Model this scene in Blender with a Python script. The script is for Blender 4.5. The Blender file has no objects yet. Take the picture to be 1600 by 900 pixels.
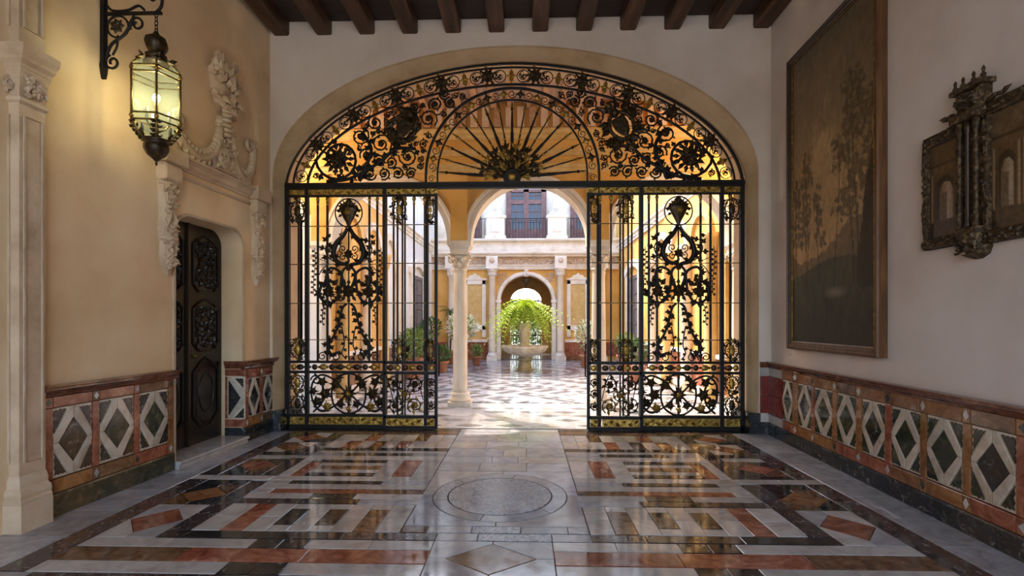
import bpy, bmesh, math, random
from math import sin, cos, pi, radians, hypot, atan2, sqrt
from mathutils import Vector, Matrix, noise

# ------------------------------------------------------------------ camera
scn = bpy.context.scene
col = scn.collection
cam_d = bpy.data.cameras.new('camera')
cam = bpy.data.objects.new('camera', cam_d)
col.objects.link(cam)
cam.location = (0, 0, 1.6)
cam.rotation_euler = (radians(90), 0, math.atan(20 / 760))
cam_d.sensor_width = 36
cam_d.lens = 760 / 1600 * 36
cam_d.shift_y = 53 / 1600
cam_d.clip_end = 300
scn.camera = cam
# ------------------------------------------------------------------ view, world, sun, large lights
scn.view_settings.view_transform = 'Standard'
scn.view_settings.look = 'None'
scn.view_settings.exposure = 0.0
scn.view_settings.gamma = 1.0
scn.view_settings.use_curve_mapping = False
scn.cycles.use_denoising = True
scn.cycles.max_bounces = 10
scn.cycles.diffuse_bounces = 6
scn.cycles.glossy_bounces = 4
scn.cycles.transmission_bounces = 6
scn.cycles.transparent_max_bounces = 8
scn.cycles.caustics_reflective = False
scn.cycles.caustics_refractive = False
scn.cycles.sample_clamp_indirect = 6.0

world = bpy.data.worlds.new('sky')
scn.world = world
world.use_nodes = True
wn = world.node_tree
bg = wn.nodes['Background']
sky = wn.nodes.new('ShaderNodeTexSky')
sky.sky_type = 'NISHITA'
sky.sun_disc = False
sky.sun_elevation = radians(53)
sky.sun_rotation = radians(-35)
sky.air_density = 1.0
sky.dust_density = 3.0
wn.links.new(sky.outputs[0], bg.inputs[0])
bg.inputs[1].default_value = 1.25

def lamp(name, kind, loc, energy, color, rot=(0, 0, 0), **kw):
    d = bpy.data.lights.new(name, kind)
    d.energy = energy
    d.color = color
    for k, v in kw.items():
        setattr(d, k, v)
    o = bpy.data.objects.new(name, d)
    o.location = loc
    o.rotation_euler = rot
    col.objects.link(o)
    return o
sun = lamp('sun', 'SUN', (0, 0, 30), 7.0, (1.0, .90, .74), angle=radians(.6))
sun.rotation_euler = Vector((.70, -1.0, -1.60)).to_track_quat('-Z', 'Y').to_euler()
# daylight of the street entrance behind the visitor (the fourth side of the hall is a wide open doorway)
lamp('entrance_daylight', 'AREA', (-.2, -3.3, 2.1), 112, (.82, .87, 1.0), (radians(90), 0, 0), shape='RECTANGLE', size=6.0, size_y=3.4)

# ------------------------------------------------------------------ materials
def _nt(name):
    m = bpy.data.materials.new(name)
    m.use_nodes = True
    nt = m.node_tree
    return m, nt, nt.nodes, nt.links, nt.nodes['Principled BSDF']
def _coord(n, l, rnd=True):
    tc = n.new('ShaderNodeTexCoord')
    if not rnd:
        return tc.outputs['Object']
    oi = n.new('ShaderNodeObjectInfo')
    mu = n.new('ShaderNodeMath'); mu.operation = 'MULTIPLY'; mu.inputs[1].default_value = 37.0
    l.new(oi.outputs['Random'], mu.inputs[0])
    ad = n.new('ShaderNodeVectorMath'); ad.operation = 'ADD'
    l.new(tc.outputs['Object'], ad.inputs[0]); l.new(mu.outputs[0], ad.inputs[1])
    return ad.outputs[0]
def ramp(n, stops):
    r = n.new('ShaderNodeValToRGB')
    e = r.color_ramp.elements
    while len(e) < len(stops):
        e.new(.5)
    for k, (p, c) in enumerate(stops):
        e[k].position = p
        e[k].color = (*c, 1)
    return r
def noisy(name, stops, scale=4, rough=.5, detail=6, metal=0, bump=0, bscale=40, distort=0, rnd=True, vary=.0, squash=None, nrough=.6, rrange=0.0, spec=None, coat=0):
    m, nt, n, l, p = _nt(name)
    c = _coord(n, l, rnd)
    if squash:
        mp = n.new('ShaderNodeMapping'); mp.inputs['Scale'].default_value = squash
        l.new(c, mp.inputs['Vector']); c = mp.outputs[0]
    t = n.new('ShaderNodeTexNoise')
    t.inputs['Scale'].default_value = scale; t.inputs['Detail'].default_value = detail
    t.inputs['Roughness'].default_value = nrough; t.inputs['Distortion'].default_value = distort
    l.new(c, t.inputs['Vector'])
    r = ramp(n, stops)
    l.new(t.outputs['Fac'], r.inputs[0])
    out = r.outputs[0]
    if vary:
        oi = n.new('ShaderNodeObjectInfo')
        mr = n.new('ShaderNodeMapRange'); mr.inputs[3].default_value = 1 - vary; mr.inputs[4].default_value = 1 + vary
        l.new(oi.outputs['Random'], mr.inputs[0])
        hv = n.new('ShaderNodeHueSaturation')
        l.new(mr.outputs[0], hv.inputs['Value']); l.new(out, hv.inputs['Color'])
        out = hv.outputs[0]
    l.new(out, p.inputs['Base Color'])
    p.inputs['Roughness'].default_value = rough
    p.inputs['Metallic'].default_value = metal
    if spec is not None:
        p.inputs['Specular IOR Level'].default_value = spec
    if coat:
        p.inputs['Coat Weight'].default_value = coat; p.inputs['Coat Roughness'].default_value = .12
    if bump or rrange:
        t2 = n.new('ShaderNodeTexNoise'); t2.inputs['Scale'].default_value = bscale; t2.inputs['Detail'].default_value = 4
        l.new(c, t2.inputs['Vector'])
        if bump:
            b = n.new('ShaderNodeBump'); b.inputs['Strength'].default_value = bump; b.inputs['Distance'].default_value = .02
            l.new(t2.outputs['Fac'], b.inputs['Height']); l.new(b.outputs[0], p.inputs['Normal'])
        if rrange:
            mr = n.new('ShaderNodeMapRange'); mr.inputs[1].default_value = .3; mr.inputs[2].default_value = .7
            mr.inputs[3].default_value = max(.02, rough - rrange); mr.inputs[4].default_value = rough + rrange
            l.new(t2.outputs['Fac'], mr.inputs[0]); l.new(mr.outputs[0], p.inputs['Roughness'])
    return m
def marble(name, stops, scale=5, rough=.11, vary=.16, veins=None, bump=.022):
    m = noisy(name, stops, scale, rough, 8, distort=1.6, vary=vary, bump=bump, bscale=9, rrange=.07)
    return m
def plain(name, c, rough=.5, metal=0):
    m, nt, n, l, p = _nt(name)
    p.inputs['Base Color'].default_value = (*c, 1)
    p.inputs['Roughness'].default_value = rough; p.inputs['Metallic'].default_value = metal
    return m
def emit(name, c, s):
    m, nt, n, l, p = _nt(name)
    p.inputs['Base Color'].default_value = (*c, 1)
    p.inputs['Emission Color'].default_value = (*c, 1); p.inputs['Emission Strength'].default_value = s
    return m
def glassy(name, c, mix, rough=.05):
    m, nt, n, l, p = _nt(name)
    tr = n.new('ShaderNodeBsdfTransparent'); tr.inputs[0].default_value = (*c, 1)
    p.inputs['Base Color'].default_value = (*c, 1); p.inputs['Roughness'].default_value = rough
    mx = n.new('ShaderNodeMixShader'); mx.inputs[0].default_value = mix
    l.new(tr.outputs[0], mx.inputs[1]); l.new(p.outputs[0], mx.inputs[2])
    l.new(mx.outputs[0], n['Material Output'].inputs[0])
    return m
def painted(name, rough=.5):
    m, nt, n, l, p = _nt(name)
    a = n.new('ShaderNodeVertexColor'); a.layer_name = 'paint'
    l.new(a.outputs[0], p.inputs['Base Color']); p.inputs['Roughness'].default_value = rough
    return m
def leafmat(name, c1, c2):
    m, nt, n, l, p = _nt(name)
    oi = _coord(n, l)
    t = n.new('ShaderNodeTexNoise'); t.inputs['Scale'].default_value = 9
    l.new(oi, t.inputs['Vector'])
    r = ramp(n, [(.3, c1), (.7, c2)]); l.new(t.outputs['Fac'], r.inputs[0])
    l.new(r.outputs[0], p.inputs['Base Color']); p.inputs['Roughness'].default_value = .5
    tl = n.new('ShaderNodeBsdfTranslucent'); l.new(r.outputs[0], tl.inputs[0])
    mx = n.new('ShaderNodeMixShader'); mx.inputs[0].default_value = .35
    l.new(p.outputs[0], mx.inputs[1]); l.new(tl.outputs[0], mx.inputs[2])
    l.new(mx.outputs[0], n['Material Output'].inputs[0])
    return m

M = {}
M['plaster_left'] = noisy('plaster_cream', [(.3, (.62, .405, .215)), (.5, (.74, .525, .305)), (.7, (.80, .62, .40))], .9, .85, 8, bump=.08, bscale=25, rnd=False)
M['plaster_white'] = noisy('plaster_white', [(.3, (.56, .48, .42)), (.5, (.66, .58, .52)), (.72, (.72, .66, .61))], .8, .85, 8, bump=.06, bscale=25, rnd=False)
M['plaster_back'] = noisy('plaster_end_wall', [(.3, (.56, .46, .37)), (.5, (.66, .56, .465)), (.72, (.72, .64, .55))], .8, .85, 8, bump=.06, bscale=25, rnd=False)
M['stone'] = noisy('limestone', [(.3, (.42, .29, .18)), (.5, (.56, .41, .27)), (.72, (.66, .51, .36))], 3, .75, 9, bump=.25, bscale=45, vary=.05)
M['stone_arch'] = noisy('arch_stone', [(.3, (.40, .26, .13)), (.5, (.52, .36, .20)), (.72, (.60, .44, .27))], 1.6, .6, 7, bump=.06, bscale=30, rnd=False)
M['white'] = marble('marble_white', [(.3, (.34, .30, .27)), (.5, (.47, .43, .39)), (.7, (.55, .51, .47))], 3)
M['court_slab'] = marble('marble_courtyard_white', [(.3, (.27, .27, .29)), (.5, (.38, .38, .40)), (.7, (.47, .47, .49))], 3)
M['gray'] = marble('marble_gray', [(.3, (.24, .23, .24)), (.5, (.35, .34, .345)), (.7, (.45, .435, .43))], 4)
M['band'] = marble('marble_ivory', [(.3, (.36, .28, .20)), (.5, (.50, .42, .33)), (.7, (.58, .50, .41))], 5)
M['cream'] = marble('marble_cream', [(.3, (.42, .33, .24)), (.5, (.58, .48, .37)), (.7, (.66, .57, .46))], 5)
M['black'] = marble('marble_black', [(.30, (.010, .011, .012)), (.54, (.022, .022, .023)), (.62, (.055, .050, .047)), (.70, (.24, .22, .20))], 11)
M['purple'] = marble('marble_dark_speckled', [(.35, (.030, .022, .024)), (.52, (.055, .042, .042)), (.60, (.10, .075, .07)), (.68, (.34, .28, .26))], 18)
M['red'] = marble('marble_red', [(.3, (.15, .035, .018)), (.5, (.28, .085, .045)), (.66, (.38, .15, .09)), (.8, (.55, .34, .26))], 6)
M['cap'] = marble('marble_cap_red', [(.3, (.075, .022, .011)), (.5, (.15, .05, .025)), (.68, (.22, .09, .05)), (.82, (.36, .2, .13))], 6)
M['deepred'] = marble('marble_deep_red', [(.3, (.13, .012, .008)), (.6, (.25, .035, .022)), (.8, (.36, .09, .06))], 5)
M['orange'] = marble('marble_orange', [(.3, (.13, .048, .016)), (.5, (.25, .105, .037)), (.7, (.34, .17, .075)), (.82, (.44, .27, .15))], 6)
M['brown'] = marble('marble_brown', [(.3, (.075, .036, .018)), (.5, (.15, .075, .036)), (.68, (.24, .13, .07)), (.8, (.38, .26, .17))], 8)
M['green'] = marble('marble_green', [(.3, (.012, .020, .015)), (.52, (.026, .034, .025)), (.63, (.07, .07, .047)), (.74, (.20, .17, .11))], 8)
M['grout'] = plain('grout', (.07, .06, .055), .8)
M['slate'] = marble('granite_disc', [(.35, (.10, .10, .11)), (.5, (.25, .25, .26)), (.62, (.42, .41, .41)), (.72, (.16, .16, .17))], 26, .2, 0)
M['pale_floor'] = marble('marble_bluish', [(.3, (.28, .28, .32)), (.5, (.40, .40, .44)), (.7, (.50, .50, .53))], 3)
M['dark_floor'] = marble('marble_slate_blue', [(.3, (.08, .085, .10)), (.5, (.13, .135, .155)), (.7, (.20, .205, .23))], 4)
M['iron'] = noisy('black_iron', [(.3, (.006, .005, .005)), (.7, (.016, .012, .009))], 18, .5, 3, metal=.0, spec=.25)
M['bronze'] = noisy('dark_bronze', [(.3, (.012, .008, .004)), (.55, (.042, .024, .008)), (.75, (.17, .10, .022))], 22, .45, 4, metal=.5)
M['gilt'] = noisy('old_gilt', [(.3, (.12, .065, .010)), (.52, (.38, .225, .045)), (.72, (.62, .42, .11))], 20, .42, 4, metal=.75, bump=.4, bscale=30)
M['brass'] = noisy('lantern_brass', [(.3, (.10, .065, .02)), (.6, (.28, .19, .06)), (.8, (.45, .33, .13))], 30, .38, 4, metal=.8)
M['beam'] = noisy('dark_beam_wood', [(.3, (.026, .010, .004)), (.5, (.070, .028, .010)), (.7, (.16, .070, .022))], 4, .55, 8, squash=(3, .25, 3), bump=.2, bscale=18, vary=.2)
M['plank'] = noisy('dark_plank_wood', [(.3, (.014, .006, .004)), (.7, (.042, .018, .010))], 5, .6, 8, squash=(.3, 3, 3))
M['door'] = noisy('dark_door_wood', [(.3, (.006, .004, .003)), (.6, (.015, .009, .006)), (.8, (.035, .020, .012))], 5, .28, 8, squash=(3, 3, .3))
M['ebony_door'] = noisy('door_carving', [(.3, (.006, .004, .003)), (.55, (.016, .010, .007)), (.75, (.05, .032, .018))], 20, .35, 5)
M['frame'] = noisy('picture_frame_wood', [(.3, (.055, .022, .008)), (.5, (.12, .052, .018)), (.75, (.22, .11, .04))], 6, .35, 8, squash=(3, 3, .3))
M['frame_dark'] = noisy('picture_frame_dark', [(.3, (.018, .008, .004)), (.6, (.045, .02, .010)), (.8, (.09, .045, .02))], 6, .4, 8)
M['ebony'] = noisy('ebonised_carving', [(.3, (.016, .009, .004)), (.5, (.05, .028, .012)), (.68, (.20, .125, .06))], 30, .55, 6, spec=.3, bump=.3, bscale=60)
M['canvas'] = painted('oil_painting', .6)
M['print'] = painted('painted_panel', .3)
M['ochre'] = noisy('ochre_wall', [(.3, (.56, .29, .055)), (.5, (.66, .37, .09)), (.75, (.74, .47, .15))], 1.3, .8, 6, rnd=False, bump=.05)
M['ochre_panel'] = noisy('ochre_panel', [(.3, (.52, .33, .10)), (.55, (.62, .42, .16)), (.75, (.70, .52, .24))], 6, .75, 8)
M['court_white'] = noisy('courtyard_stone', [(.3, (.62, .53, .42)), (.5, (.76, .69, .58)), (.72, (.84, .78, .69))], 2.5, .75, 8, bump=.12, bscale=30)
M['court_relief'] = noisy('frieze_relief', [(.3, (.36, .24, .15)), (.5, (.56, .42, .30)), (.72, (.72, .60, .47))], 14, .75, 8, bump=.5, bscale=22)
M['column'] = noisy('column_marble', [(.3, (.58, .47, .34)), (.5, (.72, .62, .48)), (.72, (.80, .72, .60))], 3, .35, 8, squash=(1, 1, .5))
M['pale_wall'] = noisy('pale_courtyard_wall', [(.3, (.66, .63, .58)), (.6, (.78, .75, .70))], 1.4, .8, 6, rnd=False)
M['shutter'] = noisy('purple_brown_joinery', [(.3, (.10, .045, .042)), (.7, (.20, .10, .095))], 6, .5, 4)
M['shutter_gray'] = noisy('grey_shutter', [(.3, (.12, .10, .095)), (.7, (.19, .165, .155))], 5, .6, 4)
M['window_glass'] = plain('window_glass', (.04, .05, .07), .05)
M['fount'] = noisy('fountain_stone', [(.3, (.36, .30, .22)), (.5, (.55, .48, .38)), (.72, (.68, .62, .52))], 6, .6, 9, bump=.3, bscale=30)
M['fount_base'] = noisy('fountain_base_stone', [(.3, (.16, .15, .08)), (.5, (.27, .25, .15)), (.72, (.42, .39, .27))], 7, .6, 9, bump=.3, bscale=30)
M['water'] = plain('water', (.10, .13, .12), .03)
M['fern'] = leafmat('fern_green', (.36, .50, .03), (.68, .78, .13))
M['leaf'] = leafmat('leaf_green', (.045, .12, .025), (.13, .25, .055))
M['leaf_light'] = leafmat('leaf_light', (.16, .28, .06), (.34, .44, .13))
M['flower'] = leafmat('flower_white', (.80, .76, .58), (.95, .93, .80))
M['pot'] = noisy('terracotta', [(.3, (.34, .13, .06)), (.7, (.50, .23, .12))], 6, .8, 5)
M['trunk'] = noisy('plant_stem', [(.3, (.10, .075, .04)), (.7, (.2, .15, .09))], 8, .8, 4)
M['glass'] = glassy('lantern_glass', (.90, .93, .82), .07, .08)
M['bulb'] = emit('lamp_bulb', (1.0, .86, .55), 60)
M['candle'] = plain('candle_tube', (.8, .75, .6), .5)
M['plastic'] = plain('switch_plastic', (.62, .56, .48), .4)
M['ground'] = noisy('outer_ground', [(.3, (.30, .27, .22)), (.7, (.42, .38, .32))], 1, .9)
M['roof'] = noisy('roof_tiles', [(.3, (.30, .14, .08)), (.7, (.44, .24, .14))], 3, .9)
M['joist'] = noisy('gallery_joist', [(.3, (.40, .22, .12)), (.7, (.58, .37, .22))], 4, .6, 5, squash=(3, .3, 3))
M['soffit'] = noisy('gallery_soffit', [(.3, (.66, .47, .32)), (.7, (.80, .62, .46))], 3, .7, 5)

# ------------------------------------------------------------------ mesh helpers
class MB:
    def __init__(s):
        s.v = []; s.f = []; s.sm = []
    def add(s, v, f, smooth=False, X=None):
        o = len(s.v)
        if X is not None:
            v = [X @ Vector(p) for p in v]
        s.v += [tuple(p) for p in v]
        s.f += [tuple(i + o for i in q) for q in f]
        s.sm += [smooth] * len(f)
        return s
    def box(s, x0, x1, y0, y1, z0, z1, X=None):
        v = [(x, y, z) for z in (z0, z1) for y in (y0, y1) for x in (x0, x1)]
        return s.add(v, [(0, 2, 3, 1), (4, 5, 7, 6), (0, 1, 5, 4), (2, 6, 7, 3), (0, 4, 6, 2), (1, 3, 7, 5)], False, X)
    def loft(s, rings, closed=False, cap=True, smooth=False, X=None, wrap=True):
        n = len(rings[0]); v = [p for r in rings for p in r]; f = []
        R = len(rings)
        for i in range(R if closed else R - 1):
            a, b = i * n, ((i + 1) % R) * n
            for k in range(n if wrap else n - 1):
                k2 = (k + 1) % n
                f.append((a + k, a + k2, b + k2, b + k))
        if cap and not closed and wrap:
            f.append(tuple(range(n))[::-1]); f.append(tuple((R - 1) * n + k for k in range(n)))
        return s.add(v, f, smooth, X)
    def tube(s, pts, r, n=5, closed=False, smooth=True, X=None, flat=None):
        P = [Vector(p) for p in pts]; N = len(P)
        if N < 2: return s
        rings = []; up = None
        for i in range(N):
            a = P[(i - 1) % N] if (closed or i) else P[0]
            b = P[(i + 1) % N] if (closed or i < N - 1) else P[-1]
            t = (b - a)
            if t.length < 1e-9: t = Vector((0, 0, 1))
            t.normalize()
            if up is None:
                up = Vector((0, 1, 0)) if abs(t.y) < .9 else Vector((1, 0, 0))
            u = up - t * up.dot(t)
            if u.length < 1e-6: u = t.orthogonal()
            u.normalize(); w = t.cross(u); up = u
            rr = r[i] if isinstance(r, (list, tuple)) else r
            fu = flat or 1.0
            rings.append([P[i] + u * (cos(2 * pi * k / n + pi / n) * rr * fu) + w * (sin(2 * pi * k / n + pi / n) * rr) for k in range(n)])
        return s.loft(rings, closed, True, smooth, X)
    def lathe(s, prof, n=16, X=None, smooth=True, a0=0, rib=None):
        rings = []
        for r, z in prof:
            ring = []
            for k in range(n):
                q = r * (1 + (rib if rib and k % 2 else 0))
                ring.append((q * cos(2 * pi * k / n + a0), q * sin(2 * pi * k / n + a0), z))
            rings.append(ring)
        return s.loft(rings, False, True, smooth, X)
    def leaf(s, p, d, ln, wd, th=.25, nrm=(0, 1, 0), X=None):
        p = Vector(p); d = Vector(d).normalized(); nn = Vector(nrm); nn = (nn - d * nn.dot(d)).normalized(); w = d.cross(nn)
        m = p + d * ln * .42
        v = [p, p + d * ln, m + w * wd * .5, m - w * wd * .5, m + nn * wd * th, m - nn * wd * th]
        return s.add(v, [(0, 4, 2), (2, 4, 1), (1, 4, 3), (3, 4, 0), (0, 2, 5), (2, 1, 5), (1, 3, 5), (3, 0, 5)], False, X)
    def ball(s, c, r, n=8, m=5, X=None, sq=(1, 1, 1)):
        rings = []
        for i in range(m + 1):
            a = pi * i / m; q = max(sin(a), .02)
            rings.append([(c[0] + r * sq[0] * q * cos(2 * pi * k / n), c[1] + r * sq[1] * q * sin(2 * pi * k / n), c[2] - r * sq[2] * cos(a)) for k in range(n)])
        return s.loft(rings, False, True, True, X)
    def rosette(s, c, r, pet=8, th=.03, X=None):
        # petals in the xz plane around c, facing y
        c = Vector(c)
        for k in range(pet):
            a = 2 * pi * k / pet
            s.leaf(c + Vector((cos(a), 0, sin(a))) * r * .15, (cos(a), 0, sin(a)), r * .85, 2 * pi * r / pet * .85, .3, X=X)
        for k in range(pet):
            a = 2 * pi * (k + .5) / pet
            s.leaf(c + Vector((0, -th * .4, 0)), (cos(a), -.25, sin(a)), r * .62, 2 * pi * r / pet * .6, .3, X=X)
        return s.ball(c + Vector((0, -th * .6, 0)), r * .24, 7, 4, X=X)
    def mesh(s, name, mat):
        me = bpy.data.meshes.new(name)
        me.from_pydata(s.v, [], s.f)
        me.polygons.foreach_set('use_smooth', s.sm)
        if mat is not None: me.materials.append(mat)
        bm = bmesh.new(); bm.from_mesh(me)
        bmesh.ops.recalc_face_normals(bm, faces=bm.faces)
        bm.to_mesh(me); bm.free()
        return me
    def build(s, name, mat, parent=None, loc=(0, 0, 0), rot=(0, 0, 0)):
        return link(name, s.mesh(name, M[mat] if isinstance(mat, str) else mat), parent, loc, rot)
def link(name, me, parent=None, loc=(0, 0, 0), rot=(0, 0, 0)):
    o = bpy.data.objects.new(name, me)
    col.objects.link(o)
    o.location = loc; o.rotation_euler = rot
    if parent is not None: o.parent = parent
    return o
def tag(o, label=None, cat=None, group=None, kind=None):
    if label: o['label'] = label
    if cat: o['category'] = cat
    if group: o['group'] = group
    if kind: o['kind'] = kind
    return o
def empty(name, loc=(0, 0, 0), rz=0):
    return link(name, None, None, loc, (0, 0, rz))
def copy_tree(o, parent=None):
    c = o.copy(); col.objects.link(c)
    if parent is not None: c.parent = parent
    for ch in list(o.children): copy_tree(ch, c)
    return c
def inset(poly, d):
    n = len(poly); A = sum(poly[i][0] * poly[(i + 1) % n][1] - poly[(i + 1) % n][0] * poly[i][1] for i in range(n))
    sg = 1 if A > 0 else -1; out = []
    for i in range(n):
        p, a, b = Vector(poly[i]), Vector(poly[i - 1]), Vector(poly[(i + 1) % n])
        e1 = (p - a); e2 = (b - p)
        if e1.length < 1e-9 or e2.length < 1e-9:
            out.append(tuple(p)); continue
        e1.normalize(); e2.normalize()
        n1 = Vector((-e1.y, e1.x)) * sg; n2 = Vector((-e2.y, e2.x)) * sg
        k = 1 + n1.dot(n2)
        m = (n1 + n2) / max(k, .35)
        out.append(tuple(p + m * d))
    return out
def slab(poly, fn, h0, h1, gap=.0022, bev=.003):
    """a piece of stone: poly in (a,b), lifted from h0 to h1 by fn(a,b,h), with an arris"""
    b = MB(); p0 = inset(poly, gap); p2 = inset(poly, gap + bev)
    b.loft([[fn(x, y, h0) for x, y in p0], [fn(x, y, h1 - bev * .7) for x, y in p0], [fn(x, y, h1) for x, y in p2]])
    return b
def rect(a0, a1, b0, b1):
    return [(a0, b0), (a1, b0), (a1, b1), (a0, b1)]
def sweep(prof, path, fn):
    """prof [(out,h)] swept along path of (a) positions: fn(a,out,h)"""
    b = MB(); b.loft([[fn(a, o, h) for o, h in prof] for a in path]); return b
rng = random.Random(7)

# ================================================================== HALL
CX = -.20
AY0, AY1 = 7.05, 7.65            # arch wall, front and back face
# ---- floor
floor_b = MB().box(-5.2, 4.6, -4.2, 7.66, -.30, -.012)
floor = floor_b.build('floor', 'grout'); tag(floor, 'polished hall floor of inlaid marble slabs in bands, lozenges and a disc', 'floor', kind='structure')
FL = lambda x, y, h: (x, y, h)
def tile(poly, mat, name='marble_slab', h=0.0):
    hh = h + rng.uniform(-.0006, .0006)
    return slab(poly, FL, -.014, hh).build(name, mat, floor)
def both(r0, r1, y0, y1, mat, name='marble_slab', cuts=0):
    for s in (-1, 1):
        k = cuts + 1
        for i in range(k):
            a, b = r0 + (r1 - r0) * i / k, r0 + (r1 - r0) * (i + 1) / k
            xa, xb = CX - .03 + s * a, CX - .03 + s * b
            tile(rect(min(xa, xb), max(xa, xb), y0, y1), mat if isinstance(mat, str) else mat[i % len(mat)], name)
def ycut(r0, r1, y0, y1, mat, n):
    for i in range(n):
        both(r0, r1, y0 + (y1 - y0) * i / n, y0 + (y1 - y0) * (i + 1) / n, mat)
C = [.725, .915, 1.09, 1.265, 1.435, 1.60, 1.765, 1.945, 2.12, 2.34]
IN, D1, L1, O1 = 2.34, 2.52, 2.98, 3.19
# outer dark strip and the pale border against the walls
ycut(L1, O1, 3.04, 6.95, 'purple', 3)
for i in range(8):
    y0, y1 = 3.04 + i * .5, 3.04 + (i + 1) * .5
    both(O1, 3.75, y0, min(y1, 7.04), 'gray')
# the front rows
both(.43, O1 + .56, 2.84, 3.035, ['purple', 'purple', 'purple', 'gray'], cuts=3)
both(.43, 1.33, 3.04, 3.195, 'white'); both(1.33, 1.74, 3.04, 3.195, 'black', cuts=1); both(1.74, L1, 3.04, 3.195, 'white', cuts=1)
both(.43, L1, 3.20, 3.395, ['red', 'red', 'brown'], cuts=2)
both(.43, 1.33, 3.40, 3.54, 'white', cuts=1); both(1.33, 1.74, 3.40, 3.54, 'black', cuts=1); both(1.74, L1, 3.40, 3.54, 'white', cuts=1)
both(.43, D1, 3.545, 3.67, ['purple', 'black', 'black'], cuts=2)
ycut(IN, D1, 3.68, 4.83, 'purple', 2); ycut(IN, D1, 5.0, 6.95, 'purple', 3)
# row of cells
cell = ['white', 'brown', 'white', 'black', 'white', 'black', 'white', 'red', 'white']
for i, m in enumerate(cell):
    a, b = C[i], C[i + 1]
    if m == 'black':
        both(a, b, 3.68, 3.79, 'white'); both(a, b, 3.79, 4.12, 'black'); both(a, b, 4.12, 4.23, 'white')
    elif m == 'brown':
        both(a, b, 3.68, 4.12, 'brown', cuts=0); both(a, b, 4.12, 4.23, 'white')
    else:
        both(a, b, 3.68, 3.95, m); both(a, b, 3.95, 4.23, m)
both(.70, IN, 4.24, 4.36, ['gray', 'black', 'purple'], cuts=2)
both(.70, 1.33, 4.365, 4.495, 'white'); both(1.33, 1.74, 4.365, 4.495, 'black'); both(1.74, IN, 4.365, 4.495, 'white')
both(.70, 2.17, 4.50, 4.62, ['brown', 'red', 'red'], cuts=2); both(2.17, IN, 4.50, 4.62, 'white')
both(.725, IN, 4.625, 4.755, 'white', cuts=2)
both(.725, 2.12, 4.76, 4.86, ['gray', 'black', 'black'], cuts=2); both(2.12, IN, 4.76, 4.86, 'white')
both(.725, O1, 4.865, 5.0, 'white', cuts=5)
# the far half: nested bands
both(.725, .95, 5.01, 5.60, 'white'); both(.95, 1.16, 5.01, 5.60, 'red'); both(1.16, 1.35, 5.01, 5.60, 'white')
both(1.35, 2.08, 5.01, 5.12, 'black', cuts=1); both(1.35, 2.08, 5.125, 5.23, 'white', cuts=1); both(1.35, 2.08, 5.235, 5.37, 'brown', cuts=1)
both(1.35, 2.08, 5.375, 5.48, 'white', cuts=1); both(1.35, 2.2, 5.485, 5.60, 'black', cuts=1); both(2.08, 2.22, 5.01, 5.48, 'red'); both(2.22, IN, 5.01, 5.60, 'white')
both(.725, IN, 5.61, 5.77, 'white', cuts=3)
both(.725, IN, 5.775, 5.90, ['gray', 'black', 'black'], cuts=3); both(.725, IN, 5.905, 6.0, 'white', cuts=2); both(.725, IN, 6.005, 6.14, 'black', cuts=3)
for i, m in enumerate(['white', 'cream', 'white', 'red', 'white', 'brown', 'white', 'red', 'white']):
    both(C[i], C[i + 1], 6.145, 6.50, m)
for i, m in enumerate(['gray', 'white', 'brown', 'white', 'gray', 'white', 'red', 'white', 'white']):
    both(C[i], C[i + 1], 6.505, 6.86, m)
both(.725, O1, 6.955, 7.10, 'brown', cuts=3); both(.725, IN, 6.865, 6.95, 'purple', cuts=3)
# the lanes of lozenges at the sides
def lane(y0, y1, gm, lm):
    for s in (-1, 1):
        x0, x1 = sorted((CX - .03 + s * D1, CX - .03 + s * L1)); xm, ym = (x0 + x1) / 2, (y0 + y1) / 2
        hw = (x1 - x0) / 2 - .015; hh = (y1 - y0) / 2 * .74; dy = (y1 - y0) / 2 * .05
        tile([(xm, ym - hh), (xm + hw, ym), (xm, ym + hh), (xm - hw, ym)], lm, 'marble_lozenge')
        for ex, ey, g in ((x0, y0, 0), (x1, y0, 1), (x1, y1, 0), (x0, y1, 1)):
            sx = -hw if ex == x0 else hw; sy = -hh if ey == y0 else hh
            tile([(xm, ym + sy), (xm, ey), (ex, ey), (ex, ym), (xm + sx, ym)], gm[g], 'marble_corner')
lane(3.545, 4.19, ('white', 'gray'), 'red'); lane(4.19, 4.71, ('brown', 'black'), 'orange')
both(D1, L1, 4.715, 4.86, 'black'); both(D1, L1, 5.0, 5.11, 'black')
lane(5.11, 5.62, ('black', 'brown'), 'red'); both(IN, L1, 5.625, 5.77, 'white', cuts=1); both(D1, L1, 5.775, 5.92, 'black')
lane(5.92, 6.40, ('cream', 'brown'), 'orange'); lane(6.40, 6.95, ('white', 'black'), 'red')
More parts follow.
